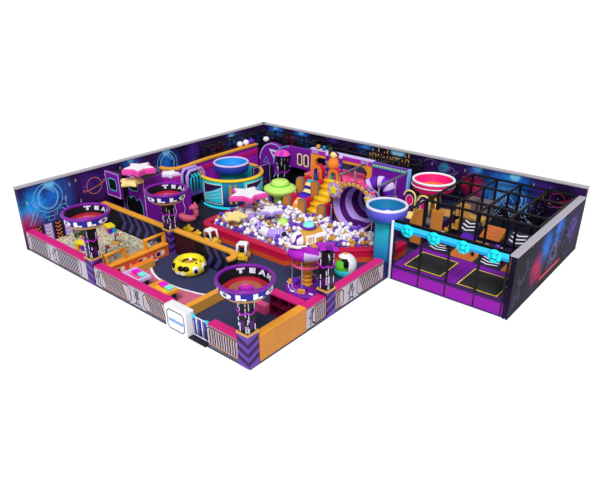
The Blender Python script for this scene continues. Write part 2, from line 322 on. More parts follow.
# ------------------------------------------------------------------ padded perimeter barriers with sketched panels
def sketch(mb, P, s0, s1, style, h=.8):
    mb.rib(P, [(s0, h - .05), (s1, h - .05)], .016, 'line_black'); mb.rib(P, [(s0, .03), (s1, .03)], .03, 'line_black') 
def hatch(mb, P, s0, s1, z0, z1, style):
    c = .12
    mb.rib(P, rrect(s0 - .18, s1 + .18, z0 - .05, z1 + .04, c), .036, 'line_black', True)
    mb.rib(P, rrect(s0 - .02, s1 + .02, z0, z1, .02), .02, 'art_orange', True)
    if style == 'net':
        n = int((s1 - s0) / .16)
        hh = z1 - z0
        for i in range(-4, n + 1):
            for sg in (1, -1):
                a = s0 + i * .16; pts = []
                for t in (0, 1):
                    s = a + t * hh if sg > 0 else a + hh - t * hh
                    pts.append([s, z0 + t * hh])
                (sa, za), (sb, zb) = pts
                lo, hi = s0, s1
                def clip(p, q):
                    p = list(p); q = list(q)
                    if q[0] == p[0]: return p
                    for lim, cond in ((lo, p[0] < lo), (hi, p[0] > hi)):
                        if cond: t = (lim - p[0]) / (q[0] - p[0]); p = [lim, p[1] + t * (q[1] - p[1])]
                    return p
                if max(sa, sb) <= lo or min(sa, sb) >= hi: continue
                mb.rib(P, [clip(pts[0], pts[1]), clip(pts[1], pts[0])], .042, 'net_gray')
    else:
        k = {'slant': -.2, 'straight': .0, 'back': -.1}[style]
        step = .105; n = int((s1 - s0 - abs(k)) / step)
        for i in range(n + 1):
            a = s0 + max(0, -k) + i * step
            mb.rib(P, [(a, z0 + .01), (a + k * .35 + .012, z0 + (z1 - z0) * .4), (a + k * .6 - .012, z0 + (z1 - z0) * .65), (a + k, z1 - .01)][::-1], .046, 'line_black')
            if i % 3 == 1: mb.rib(P, [(a + .04, z0 + .01), (a + k + .04, z1 - .01)], .016, 'art_orange')
def glyph(mb, P, s, z0=.12, sg=1):
    mb.rib(P, [(s, .36), (s + .1 * sg, .38), (s + .26 * sg, .67), (s + .15 * sg, .67)], .036, 'line_black', True)
    mb.rib(P, [(s + .1 * sg, .38), (s + .06 * sg, .1), (s + .2 * sg, .18), (s + .34 * sg, .08)], .036, 'line_black')
def barrier_u(x0, x1, label, arts):
    t = thing('padded_barrier', label, 'barrier', ((x0 + x1) / 2, .18, 0), group='padded barriers along the front edges')
    o = t.location; m = MB(); m.box(x0 - o.x, x1 - o.x, -.165, .165, 0, .765, 'panel_white')
    P = PY(-.165, x0=-o.x); sketch(m, P, x0, x1, 0)
    for a in arts:
        if a[0] == 'g': glyph(m, P, a[1], sg=a[2])
        else: hatch(m, P, a[1], a[2], .13, .66, a[0])
    m.build('panel', t)
    m = MB(); m.box(x0 - o.x, x1 - o.x, -.17, .17, .765, .805, 'magenta'); m.build('top_cushion', t, bevel=.01); return t
def barrier_v(y0, y1, label, arts):
    t = thing('padded_barrier', label, 'barrier', (12.51, (y0 + y1) / 2, 0), group='padded barriers along the front edges')
    o = t.location; m = MB(); m.box(-.165, .165, y0 - o.y, y1 - o.y, 0, .765, 'panel_white')
    P = PX(.165, y0=-o.y); sketch(m, P, y0, y1, 0)
    for a in arts:
        if a[0] == 'g': glyph(m, P, a[1], sg=a[2])
        else: hatch(m, P, a[1], a[2], .13, .66, a[0])
    m.build('panel', t)
    m = MB(); m.box(-.17, .17, y0 - o.y, y1 - o.y, .765, .805, 'magenta'); m.build('top_cushion', t, bevel=.02); return t
barrier_u(.21, 4.5, 'long magenta topped white barrier with checked net art beside the sand', [('net', .5, 1.75), ('g', 2.12, 1), ('net', 2.55, 3.95)])
barrier_u(5.02, 9.12, 'magenta topped white barrier with slanted hatching between left tower and welcome box', [('g', 5.1, 1), ('slant', 5.5, 6.95), ('g', 7.35, 1), ('g', 7.6, -1), ('slant', 8.0, 8.95)])
barrier_u(10.95, 12.27, 'short magenta topped barrier with upright black stripes beside the front corner tower', [('straight', 11.05, 12.2)])
barrier_v(2.54, 3.52, 'short magenta topped striped barrier between orange wall and rocket tower', [('g', 2.66, 1), ('straight', 3.0, 3.48)])
barrier_v(3.98, 6.93, 'magenta topped striped barrier running from rocket tower to blue column', [('straight', 4.02, 4.3), ('g', 4.75, 1), ('g', 5.1, -1), ('slant', 5.45, 6.8)])

t = thing('welcome_box', 'white padded block with welcome lettering beside the entrance gate', 'padded block', (9.64, .1, 0))
m = MB(); m.box(-.5, .5, -.24, .12, 0, .88, 'white'); m.build('block', t, bevel=.03)
m = MB(); m.rib(PY(-.242), rrect(-.38, .42, .1, .78, .1), .03, 'line_black', True); m.build('outline', t)
vs, fs = text2d('welcome', .2, .004, .2)
m = MB(); m.add([(v[0] * .95 + .02, -.25, v[1] + .43) for v in vs], fs, 'sky_blue'); tag(m.build('lettering', t, recalc=False), 'blue welcome lettering')
t = thing('entrance_gate', 'low white framed see-through gate with cyan corner caps', 'gate', (10.54, .1, 0))
m = MB(); m.tube([(-.35, 0, .08), (-.35, 0, .74), (.37, 0, .74), (.37, 0, .08)], .022, 'white', closed=True); m.build('frame', t)
for i in range(8): m = MB(); x = -.28 + i * .083; m.tube([(x + .03, 0, .1), (x, .0, .72)], .017, ('royal', 'white', 'gate_violet')[i % 3], 8); m.build('bar', t)
for x in (-.3, .31): m = MB(); m.box(x - .07, x + .07, -.03, .03, .7, .8, 'cyan'); m.build('corner_cap', t, bevel=.01)
m = MB(); m.box(-.39, .39, -.2, .12, 0, .04, 'line_black'); m.build('threshold', t)

t = thing('orange_wall', 'plain orange padded wall between front corner tower and striped barrier', 'wall pad', (12.52, 1.48, 0))
m = MB(); m.box(-.15, .16, -1.05, 1.04, 0, .85, 'wood_orange', 'orange'); m.build('panel', t, bevel=.015)  # sides in a darker orange than the top, shading put into the colour
t = thing('cubby_shelf', 'maroon cubby shelf with pink top inside the orange wall', 'shelf', (11.72, 2.72, 0))
m = MB(); m.box(-.62, .61, .1, .16, 0, .74, 'maroon'); m.build('back_panel', t)
m = MB(); m.box(-.64, .62, -.17, .17, .74, .82, 'magenta'); m.build('top_cushion', t, bevel=.015)
for z in (0, .36): m = MB(); m.box(-.62, .61, -.16, .1, z, z + .045, 'maroon'); m.build('shelf', t)
for x in (-.62, -.22, .18, .565): m = MB(); m.box(x, x + .045, -.16, .1, .045, .74, 'maroon'); m.build('divider', t)
t = MB(); t.box(-.92, .92, -.12, .12, 0, .34, 'pink'); t = t.build('pink_curb', bevel=.02, loc=(10.15, 2.5, 0)); tag(t, 'low pink foam curb running up to the maroon cubby shelf', 'curb')
t = MB(); t.box(-.12, .12, -1.0, 1.15, 0, .4, 'gold', 'orange'); t = t.build('orange_curb', bevel=.02, loc=(9.15, 1.45, 0)); tag(t, 'low orange foam curb behind the welcome box', 'curb')

# ------------------------------------------------------------------ towers with bowls
def lettering(word, r, z, size, a_mid, step, inward, m, sx=1.0):
    n = len(word)
    for i, ch in enumerate(word):
        vs, fs = text2d(ch, size, .012)
        a0 = a_mid + (i - (n - 1) / 2) * step * (-1 if inward else 1); out = []
        for x, y in vs:
            a = a0 + (-x if inward else x) * sx / r
            out.append((r * math.cos(a), r * math.sin(a), z + y))
        m.add(out, fs, 'white')
def tower_base(t, zt=1.0, w=.215):
    m = MB(); m.box(-w, w, -w, w, 0, zt, 'base_purple')
    for P in (lambda s, q: (s, -w - .005, q), lambda s, q: (w + .005, s, q)):
        for k in range(3):
            z = .14 + k * .3
            d = .13 if P(0, 0)[1] < 0 else .13
            if P(0, 0)[0] == 0: pts = [(-w, z + .1), (w, z - .06), (w, z + .09), (-w, z + .25)]
            else: pts = [(-w, z - .06), (w, z + .1), (w, z + .25), (-w, z + .09)]
            m.poly(P, pts, 'dark_purple')
    m.build('base', t, recalc=False)
    m = MB(); w2 = w - .005; m.path([(-w2, -w2), (w2, -w2), (w2, w2), (-w2, w2)], .04, zt - .03, zt + .03, 'tan', closed=True); m.build('ledge', t)
def tower_shaft(t, z0, z1, w=.175):
    m = MB(); m.box(-w, w, -w, w, z0, z1, 'black')
    rr = random.Random(int(z1 * 100))
    for P in (lambda s, q: (s, -w - .005, q), lambda s, q: (w + .005, s, q), lambda s, q: (-s, w + .005, q), lambda s, q: (-w - .005, -s, q)):
        for cx in (-.15, -.1, .13):
            z = z0 + .05
            while z < z1 - .12:
                L = rr.uniform(.1, .32)
                if rr.random() < .6:
                    e = min(z + L, z1 - .05); m.poly(P, [(cx - .018, z), (cx + .018, z), (cx + .018, e), (cx - .018, e)], 'art_white')
                z += L + .05
        zz = z0 + .15
        m.poly(P, [(-.07, zz), (.09, zz), (.09, zz + .28), (-.07, zz + .28)], 'plum')
    m.build('shaft', t, recalc=False)
    m = MB(); w3 = w + .025; zm = z0 + (z1 - z0) * .58
    for q in range(4):
        M = Matrix.Rotation(q * PI / 2, 4, 'Z'); m.prism([(-w3, zm + .1), (0, zm - .02), (w3, zm + .1), (w3, zm + .16), (0, zm + .03), (-w3, zm + .15)], -w3 - .012, -w3 + .012, 'hot_purple', 'xz', M=M)
    m.build('band', t)
def bowl_parts(t, zc, r=.77):
    am = R(-38)
    m = MB(); m.lathe([(.16, zc - .5), (.42, zc - .49), (.6, zc - .42), (.68, zc - .31), (.66, zc - .3), (.3, zc - .36)], 'tan'); m.build('saucer', t)
    m = MB(); m.lathe([(.69, zc - .31), (r - .03, zc - .28), (r - .01, zc - .03)], 'band_blue'); b = m.build('bowl_skirt', t)
    rm = lambda z: r - .03 + .02 * (z - (zc - .28)) / .25 + .012
    for i, ch in enumerate('APOLLO'):
        vs, fs = text2d(ch, .21, .02); a0 = am + (i - 3.5) * R(35); m = MB(); out = []
        for x, y in vs:
            z = zc - .185 + y * .95; a = a0 + x * 2.25 / r; q = rm(z); out.append((q * math.cos(a), q * math.sin(a), z))
        m.add(out, fs, 'white'); tag(m.build('letter', b, recalc=False), 'white block letter')
    m = MB(); m.tube([(x, y, zc) for x, y in circ((0, 0), r, 48, -128, 232)], .055, 'rim_purple', 12, True, mfn=lambda i: 'rim_purple' if i < 27 else 'purple'); m.build('rim', t)
    m = MB(); m.lathe([(r - .03, zc), (r - .12, zc - .31)], 'black'); w = m.build('inner_wall', t)
    for i, ch in enumerate('TEAM'):
        vs, fs = text2d(ch, .17, .014); a0 = R(102) + (1.6 - i) * R(27); m = MB()
        m.add([((r - .078 + y * .29) * math.cos(a0 - x * 1.9 / .7), (r - .078 + y * .29) * math.sin(a0 - x * 1.9 / .7), zc - .115 + y) for x, y in vs], fs, 'art_white'); m.build('inner_letter', w, recalc=False)
    for a in (225, 75 - 30, 15, 330):
        a = R(a); Q = lambda s, q: ((r - .075 + q * .29) * math.cos(a + s), (r - .075 + q * .29) * math.sin(a + s), zc - .115 + q)
        m = MB(); m.rib(Q, [(-.12, -.09), (.12, -.09), (.12, .08), (-.12, .08)], .02, 'art_dim', True); m.build('wall_frame', w, recalc=False)
    m = MB(); m.lathe([(r - .12, zc - .31), (.6, zc - .25), (.53, zc - .24), (.46, zc - .32)], 'ring_red'); m.build('seat_ring', t)
    m = MB(); m.lathe([(.48, zc - .31), (.3, zc - .33), (.001, zc - .33)], 'rust_floor'); m.build('bowl_floor', t)
    m = MB(); M = Matrix.Translation((.05, -.05, zc - .27)) @ Matrix.Rotation(.7, 4, 'Z')
    m.prism([(-.2, 0), (-.08, -.12), (.14, -.12), (.24, 0), (.1, .12), (-.1, .12)], -.05, .05, 'hot_purple', 'xy', M=M)
    m.prism([(-.1, 0), (0, -.07), (.12, 0), (0, .07)], .05, .13, 'star_pink', 'xy', M=M); m.build('gem', t)
def tower(label, loc, zc, zt=1.0, w=.215):
    t = thing('bowl_tower', label, 'tower', loc, group='black towers carrying lettered bowls')
    tower_base(t, zt, w); tower_shaft(t, zt, zc - .6); bowl_parts(t, zc); return t
tower('lettered bowl tower on the front left barrier beside the sand pit', (4.78, .2, 0), 2.72)
tower('lettered bowl tower in the middle at the corner of the chevron walls', (4.85, 3.6, 0), 2.62)
tower('nearest lettered bowl tower standing at the front corner', (12.475, .165, 0), 2.76, 1.1)
t = thing('rocket_tower', 'black city tower with purple crossed roof beside the carousel', 'tower', (12.5, 3.75, 0))
tower_base(t, .95, .215); tower_shaft(t, .95, 2.32)
m = MB()
for a, tl in ((.5, .22), (-.6, -.2), (1.6, .1)):
    M = Matrix.Translation((0, 0, 2.42)) @ Matrix.Rotation(a, 4, 'Z') @ Matrix.Rotation(tl, 4, 'Y')
    m.prism([(-.38, 0), (-.24, -.11), (.24, -.11), (.38, 0), (.24, .11), (-.24, .11)], -.04, .04, 'hot_purple' if a > 0 else 'purple', 'xy', M=M)
m.build('roof', t)
m = MB(); M = Matrix.Translation((-.45, -.1, 2.16)) @ Matrix.Rotation(.3, 4, 'Z'); m.prism([(-.42, 0), (-.2, -.13), (.3, -.13), (.3, .13), (-.2, .13)], -.06, .07, 'hot_purple', 'xy', M=M); m.build('wing', t)
t = MB(); t.box(-.17, .17, -.14, .14, 0, .6, 'navy'); t.prism([(-.1, .1), (.12, .1), (.0, .45)], -.147, -.142, 'dark_purple', 'xz'); t = t.build('corner_post', bevel=.01, loc=(12.5, 7.08, 0)); tag(t, 'navy padded post closing the barrier beneath the blue column', 'post')

# ------------------------------------------------------------------ chevron walls, sand fence
def chevwall(label, pts, x0, x1, chev, dots=None):
    t = thing('chevron_wall', label, 'padded wall', (pts[0][0], pts[0][1], 0)); o = t.location
    q = [(a - o.x, b - o.y) for a, b in pts]
    m = MB(); m.path(q, .2, 0, .94, 'black')
    P = PY(q[0][1] - .1)
    for k in chev: m.poly(P, [(k, .08), (k + .22, .08), (k + .5, .5), (k + .22, .9), (k, .9), (k + .28, .5)], 'chev_navy')
    if dots:
        for i in range(int((dots[1] - dots[0]) / .12)):
            for j in range(7): s = dots[0] + i * .12; m.rib(P, [(s, .1 + j * .12), (s + .03, .1 + j * .12)], .03, 'art_red')
    m.build('panel', t, recalc=False)
    m = MB(); m.path(q, .26, .93, 1.04, 'gold', 'orange'); m.build('top_cushion', t, bevel=.03); return t
chevwall('long black wall with navy chevrons behind the sand pit', [(.22, 3.6), (4.58, 3.6)], 0, 0, [1.3 + i * .52 for i in range(5)])
chevwall('black chevron wall with yellow hooked end beside the bee car', [(5.12, 3.66), (8.3, 3.66)] + [(8.35 + .3 * math.sin(R(a)), 3.3 + .3 * math.cos(R(a))) for a in range(10, 131, 20)], 0, 0, [1.75 + i * .46 for i in range(3)], (.1, 1.4))
t = thing('sand_fence', 'low red-orange foam fence with yellow rails beside the sand pit', 'fence', (4.87, 1.9, 0))
m = MB(); m.box(-.13, .13, -1.45, 1.42, 0, .42, 'rust')
P = PX(.13)
for s in (-.85, .15, 1.0):
    m.rib(P, rrect(s - .22, s + .22, .1, .32, .08), .025, 'cream', True); m.poly(PX(.13, .008), rrect(s - .18, s - .02, .13, .29, .03), 'plum'); m.poly(PX(.13, .008), rrect(s + .02, s + .18, .13, .29, .03), 'white')
for s in (-.38, .58): m.poly(PX(.13, .008), star(.1, .4, 4), 'white') if False else m.poly(lambda a, b, s=s: (.138, s + a, .2 + b), star(.11, .4, 4), 'white')
m.build('panel', t, recalc=False)
m = MB(); m.box(-.16, .16, -1.45, 1.42, .42, .52, 'orange'); m.build('top_cushion', t, bevel=.03)
for a, b in ((-1.35, -.45), (.4, 1.38)):
    m = MB(); m.tube([(0, a, .92), (0, b, .92)], .06, 'orange', 8); h = m.build('rail', t)
    for y in (a + .06, b - .06): m = MB(); m.box(-.06, .06, y - .06, y + .06, .5, .9, 'orange'); m.build('rail_post', h)
t = MB(); t.box(-.14, .14, -.5, .5, 0, .3, 'gold', 'deep_orange'); t = t.build('orange_bench', bevel=.03, loc=(5.28, 1.84, 0)); tag(t, 'low orange foam bench against the red sand fence', 'bench')

def table(label, loc, frame, mid, rz=0):
    t = thing('play_table', label, 'table', loc, rz)
    m = MB(); m.path([(-.44, -.24), (.44, -.24), (.44, .24), (-.44, .24)], .12, .42, .52, frame, closed=True); m.build('rim', t)
    m = MB(); m.box(-.42, .42, -.22, .22, .4, .44, mid); m.build('tray', t)
    for x, c in ((-.32, 'magenta_lid'), (.02, 'mint')): m = MB(); m.box(x, x + .3, .02, .26, .46, .55, c); m.build('lid', t, bevel=.01)
    for x in (-.36, .36):
        for y in (-.17, .17): m = MB(); m.box(x - .05, x + .05, y - .05, y + .05, 0, .42, 'navy'); m.build('leg', t)
table('pink play table with magenta and aqua lids behind the front barrier', (6.25, .9, 0), 'pale_lavender', 'pink', R(-4))
table('yellow play table with magenta and aqua lids behind the front barrier', (7.75, .9, 0), 'orange', 'yellow', R(-4))

# bee bumper car
t = thing('bee_car', 'round yellow inflatable bee car with big eyes on the navy floor', 'bumper car', (6.75, 2.9, 0), R(22))
m = MB(); m.lathe([(.3, .02), (.5, .02), (.6, .1), (.64, .26), (.6, .42), (.5, .53), (.38, .55), (.29, .42)], 'yellow', mfn=lambda j, i: 'lemon'); m.build('ring', t)
m = MB(); m.lathe([(.36, .3), (.3, .2), (.001, .2)], 'gold'); m.build('seat', t)
m = MB(); m.box(-.08, .1, -.28, .02, .2, .34, 'orange'); m.ball((0, .1, .46), .07, 'white'); m.tube([(0, .1, .2), (0, .1, .42)], .025, 'rust', 8); m.build('joystick', t)
def onring(a, z=.22, r=.62): return (r * math.cos(R(a)), r * math.sin(R(a)), z)
for a in (-40, -2):
    m = MB(); M = Matrix.Rotation(R(a), 4, 'Z'); m.ball(onring(a, .3, .575), .16, 'white', sc=(.5, 1, 1), M=M); e = m.build('eye', t)
    m = MB(); m.ball(onring(a - 2, .28, .645), .075, 'black', sc=(.5, 1, 1.1), M=M); m.build('pupil', e)
for a in (-32, -8): m = MB(); p = onring(a, .42, .5); m.tube([p, (p[0], p[1], .52)], .02, 'black', 8); m.ball((p[0], p[1], .53), .035, 'black'); m.build('antenna', t)
for a, c in ((-95, 'black'), (-112, 'white'), (-75, 'black'), (-135, 'black'), (-150, 'white'), (-88, 'white')):
    m = MB(); M = Matrix.Rotation(R(a), 4, 'Z'); m.ball(onring(a, (.36 if c == 'black' else .2), .56), .15, c, sc=(.6, 1, .8), M=M); m.build('patch', t)
for a in (45, 75): m = MB(); m.ball(onring(a, .44, .5), .08, 'lemon'); m.build('ear', t)
# ------------------------------------------------------------------ ball pit
edge = [(4.42, 9.0), (4.42, 6.2)] + [(4.87 + .45 * math.cos(R(a)), 6.1 + .45 * math.sin(R(a))) for a in range(195, 266, 15)] + [(9.1, 5.65), (10.3, 6.95), (11.62, 8.2), (11.98, 8.35), (12.05, 8.6), (12.05, 9.4)]
t = thing('ball_pit_wall', 'long red padded wall with orange foot bordering the ball pit', 'padded wall', (9.1, 5.65, 0)); o = t.location
q = [(a - o.x, b - o.y) for a, b in edge]
m = MB(); m.path(q, .3, 0, .2, 'pit_orange'); m.build('foot', t)
m = MB(); m.path(q, .3, .2, .42, 'pit_red'); m.build('panel', t)
m = MB(); m.path(q, .34, .42, .52, 'pit_red', 'crimson'); m.build('top_cushion', t, bevel=.04)
m = MB(); pitpoly = [(4.55, 9.0), (4.55, 6.2), (4.95, 5.8), (9.05, 5.8), (10.2, 7.0), (11.55, 8.3), (11.95, 8.5), (11.95, 9.3), (9.0, 10.4), (4.0, 11.2), (4.1, 9.5)]
m.prism(pitpoly, .02, .42, 'lavender'); struct(m.build('trim_3'))
def inside(p, poly):
    r = False; n = len(poly)
    for i in range(n):
        (x0, y0), (x1, y1) = poly[i], poly[(i + 1) % n]
        if (y0 > p[1]) != (y1 > p[1]) and p[0] < (x1 - x0) * (p[1] - y0) / (y1 - y0) + x0: r = not r
    return r
def segd(p, a, b):
    p, a, b = Vector(p), Vector(a), Vector(b); t = max(0, min(1, (p - a).dot(b - a) / (b - a).length_squared)); return (p - a - t * (b - a)).length
CAT = [(5.15, 7.75), (5.75, 7.2), (6.4, 6.75), (7.1, 6.4), (7.75, 6.25), (8.15, 6.5)]
RB = .093
def blocked(x, y):
    if (x - 5.45) ** 2 + (y - 9.5) ** 2 < .42 ** 2: return True
    if (x - 2.37) ** 2 + (y - 9.43) ** 2 < 1.7 ** 2: return True
    if min(segd((x, y), CAT[i], CAT[i + 1]) for i in range(len(CAT) - 1)) <   .27: return True
    if 5.9 < x < 8.2 and y > 9.05: return True
    if 8.5 < x < 10.75 and y > 9.0: return True
    if (x - 7.3) ** 2 + (y - 7.55) ** 2 < .3 ** 2: return True
    if min(segd((x, y), pitpoly[i], pitpoly[i + 1]) for i in range(len(pitpoly) - 1)) < .1: return True
    return not inside((x, y), pitpoly)
spots = []; rb = random.Random(11); row = 0; y = 5.8
while y < 10.9:
    x = 4.0 + (RB * 1.02 if row % 2 else 0)
    while x < 12.1:
        xx, yy = x + rb.uniform(-.03, .03), y + rb.uniform(-.03, .03)
        if not blocked(xx, yy): spots.append((xx, yy, .44 + RB + rb.choice((0, .02, .05, .08))))
        x += RB * 2.12
    y += RB * 1.86; row += 1
top = []
for (x, yy, z) in spots:
    if rb.random() < .55 and all((x + .09 - a) ** 2 + (yy + .05 - b) ** 2 > .04 for a, b, c in top[-120:]): top.append((x + .09, yy + .05, z + .155))
spots += [p for p in top if not blocked(p[0], p[1])]
camp = Vector((22.387, -9.495, 10.082))
spots.sort(key=lambda p: (Vector(p) - camp).length)
bm_ = MB(); bm_.ball((0, 0, 0), RB, 'white', 14, 9); 
protos = {}
for cn, mt in (('white', 'white'), ('purple', 'lilac_ball'), ('golden', 'gold')):
    b = MB(); b.ball((0, 0, 0), RB, mt, 14, 9); protos[cn] = b.build('pit_ball', loc=(0, 0, -50))
rest = MB()
for i, p in enumerate(spots):
    k = rb.random(); cn = 'white' if k < .57 else ('purple' if k < .83 else 'golden')
    if i < 297:
        o = protos[cn].copy(); COL.objects.link(o); o.location = p
        tag(o, {'white': 'white plastic ball lying in the ball pit', 'purple': 'purple plastic ball lying in the ball pit', 'golden': 'golden brown plastic ball lying in the ball pit'}[cn], 'ball', cn + ' balls in the pit')
    else: rest.ball(p, RB, {'white': 'white', 'purple': 'lilac_ball', 'golden': 'gold'}[cn], 10, 7)
for o in protos.values(): bpy.data.objects.remove(o)
tag(rest.build('pit_balls', recalc=False), 'far balls heaped at the back of the ball pit', 'balls', kind='stuff')

# caterpillar
t = thing('caterpillar_inflatable', 'white and lavender striped caterpillar tube lying across the balls', 'inflatable', (CAT[3][0], CAT[3][1], .5)); o = t.location
def smooth_pts(p, n=6):
    out = []
    for i in range(len(p) - 1):
        p0, p1, p2, p3 = [Vector(p[max(0, min(len(p) - 1, i + k))]) for k in (-1, 0, 1, 2)]
        for j in range(n):
            u = j / n; out.append(.5 * ((2 * p1) + (p2 - p0) * u + (2 * p0 - 5 * p1 + 4 * p2 - p3) * u * u + (3 * p1 - p0 - 3 * p2 + p3) * u ** 3))
    return out + [Vector(p[-1])]
cp = smooth_pts([(a - o.x, b - o.y, .19) for a, b in CAT])
m = MB(); m.tube(cp, [.2 + .012 * math.cos(i * PI) for i in range(len(cp))], 'white', 16, mfn=lambda i: 'white' if (i // 4) % 2 else 'lavender'); m.build('body', t)
m = MB(); e = cp[-1]; m.ball((e.x, e.y, e.z),   .23, 'lavender'); hd = m.build('head', t)
m = MB(); m.ball((e.x + .2, e.y - .06, e.z + .08), .1, 'black'); m.build('mouth', hd)
for i in (10, 13, 16, 19): m = MB(); m.ball((cp[i].x + .08, cp[i].y - .16, cp[i].z + .12), .06, 'black', 10, 8); m.build('spot', t)
m = MB(); m.ball((0, 0, 0), .26, 'lime', sc=(1, 1, .8)); g = m.build('green_bubble', loc=(7.3, 7.55, .62)); tag(g, 'small light green dome among the balls behind the caterpillar', 'dome')

# ufo
t = thing('green_ufo', 'lime green flying saucer on a pedestal in the ball pit', 'saucer', (5.45, 9.5, .42))
m = MB(); m.lathe([(.001, 0), (.34, 0), (.3, .3), (.36, .5)], 'lime'); m.build('pedestal', t)
m = MB(); m.lathe([(.3, .45), (.62, .62), (.76, .78), (.74, .86), (.5, .98), (.38, 1.0)], 'lime', mfn=lambda j, i: 'lime'); m.build('disc', t)
m = MB(); m.lathe([(.42, .98), (.42, 1.1), (.34, 1.18), (.001, 1.22)], 'lime'); d = m.build('dome', t)
m = MB(); m.tube([(x, y, 1.0) for x, y in circ((0, 0), .42, 24)], .04, 'green', 8, True); m.build('dome_ring', d)

# stars
def starobj(label, loc, r, side, top_, rz, th=.2, group=None):
    t = thing('foam_star', label, 'star', loc, R(rz))
    m = MB(); m.prism(star(r, .56), -th / 2, th / 2 - .03, side); m.build('body', t, bevel=.05)
    m = MB(); m.prism(star(r * .86, .56), th / 2 - .03, th / 2 + .012, top_); m.build('top_face', t, bevel=.02)
starobj('large pink and white star in front of the round aqua drum', (5.47, 7.36, 1.5), .92, 'star_pink', 'white', 20, .26)
starobj('cream yellow star above the left corner of the ball pit', (6.02, 6.05, 1.05), .56, 'cream', 'cream', 28, .18)
starobj('lavender star beside the lime saucer over the balls', (6.92, 7.27, 1.15), .56, 'lavender', 'white', 10, .18)
starobj('big pink and white star above the purple maze booth', (2.38, 4.2, 2.78), .75, 'star_pink', 'white', 14, .28)
starobj('cream star fixed to the front of the purple maze booth', (2.1, 3.92, 2.25), .54, 'cream', 'cream', 40, .2)
starobj('pale lavender star over the middle bowl tower in front of the runway', (2.0, 6.0, 2.05), .52, 'pale_lavender', 'white', 24, .16)

# ------------------------------------------------------------------ aqua drum with bowl
t = thing('aqua_drum', 'large round aqua drum arena with yellow rim', 'play drum', (2.37, 9.43, 0))
m = MB(); m.lathe([(1.44, .1), (1.48, .12), (1.52, .7), (1.52, 1.4)], 'drum_skin', seg=64, mfn=lambda j, i: 'drum_navy' if 53 <= i <= 59 else 'drum_skin')
m.lathe([(1.4, 1.4), (1.4, .1)], 'teal', seg=64); m.build('wall', t, recalc=False)
m = MB(); m.lathe([(1.4, 1.38), (1.4, 1.46), (1.45, 1.48), (1.54, 1.46), (1.57, 1.38), (1.52, 1.34), (1.4, 1.38)], 'gold', seg=64, mfn=lambda j, i: 'lemon' if j in (3, 4) else 'orange'); m.build('rim', t)
m = MB(); m.lathe([(1.54, .02), (1.56, .07), (1.5, .12), (1.4, .1)], 'cyan', seg=64); m.build('base_ring', t)
m = MB(); m.lathe([(1.38, .1), (.001, .1)], 'navy'); m.build('arena_floor', t)
def cyl(r): return lambda a, z: ((r + .0) * math.cos(a), r * math.sin(a), z)
def wpanel(a0, a1):
    m = MB(); P = cyl(1.535); n = 8; a0, a1 = R(a0), R(a1)
    st = lambda u0, z0, u1, z1, c: m.add([P(a0 + (a1 - a0) * (u0 + (u1 - u0) * i / n), z0) for i in range(n + 1)] + [P(a0 + (a1 - a0) * (u0 + (u1 - u0) * i / n), z1) for i in range(n + 1)], [(i, i + 1, n + 2 + i, n + 1 + i) for i in range(n)], c)
    st(0, .3, 1, 1.2, 'dark_purple'); P = cyl(1.542)
    m.add([P(a0 + (a1 - a0) * i / n, .34) for i in range(n + 1)] + [P(a0 + (a1 - a0) * i / n, .72 + .42 * (i / n) ** 1.2) for i in range(n + 1)], [(i, i + 1, n + 2 + i, n + 1 + i) for i in range(n)], 'cyan')
    P = cyl(1.55)
    for k in range(3): m.rib(P, [(a0 + (a1 - a0) * i / n, .45 + k * .13 + .2 * (i / n) ** 1.3 * (1 + .3 * k)) for i in range(n + 1)], .02, 'white')
    m.rib(P, [(a0 + (a1 - a0) * i / n, .28) for i in range(n + 1)] + [(a0 + (a1 - a0) * (n - i) / n, 1.22) for i in range(n + 1)], .035, 'white', True)
    m.build('window_panel', t, recalc=False)
wpanel(-102, -62); wpanel(-18, 22)
for a in (-47, -38): 
    m = MB(); P = cyl(1.56); m.rib(P, [(R(a), .3), (R(a), 1.25)], .07, 'gold')
    m.build('climbing_strip', t, recalc=False)
def bowl(t, zc, r, skin, inner, rim, tan_, water):
    m = MB(); m.lathe([(.3, zc - .6), (.62, zc - .52), (r - .04, zc - .38)], tan_); m.build('saucer', t)
    m = MB(); m.lathe([(r - .06, zc - .4), (r + .0, zc - .3), (r + .02, zc - .12), (r - .02, zc - .03)], skin, seg=48); m.build('bowl_skirt', t)
    m = MB(); m.tube([(x, y, zc) for x, y in circ((0, 0), r - .03, 48)], .055, rim, 12, True); m.build('rim', t)
    m = MB(); m.lathe([(r - .08, zc), (r - .14, zc - .2), (r - .22, zc - .34)], inner, seg=48); m.build('inner_wall', t)
    m = MB(); m.lathe([(r - .2, zc - .33), (.001, zc - .36)], water, seg=48); m.build('bowl_floor', t)
def column(label, loc, w, h, skin, cat='bowl'):
    t = thing('bowl_column', label, cat, loc)
    m = MB(); m.lathe([(w, 0), (w, h - .1), (w + .12, h)], skin, seg=32) if skin != 'column_skin' else m.prism(rrect(-w, w, -w, w, .06), 0, h, skin); m.build('column', t); return t
t = column('blue bowl rising from the middle of the aqua drum', (2.37, 9.43, .11), .58, 1.35, 'teal')
bowl(t, 1.78, .84, 'bowl_skin', 'sky_blue', 'pale_lavender', 'teal', 'pool_blue')
t = column('blue bowl on square teal column at the corner beside the trampolines', (12.22, 7.66, 0), .3, 2.0, 'column_skin')
bowl(t, 2.58, .74, 'bowl_skin', 'deep_teal', 'art_white', 'deep_teal', 'pool_blue')
m = MB(); m.ball((.05, 0, 2.27), .2, 'white', sc=(1, 1, .6)); m.build('white_cushion', t)
t = column('pink bowl with orange lining raised behind the trampoline cage', (11.69, 12.21, .965), .22, .8, 'wood_orange')
bowl(t, 1.3, .88, 'hot_pink', 'hot_pink', 'white', 'orange', 'deep_orange')
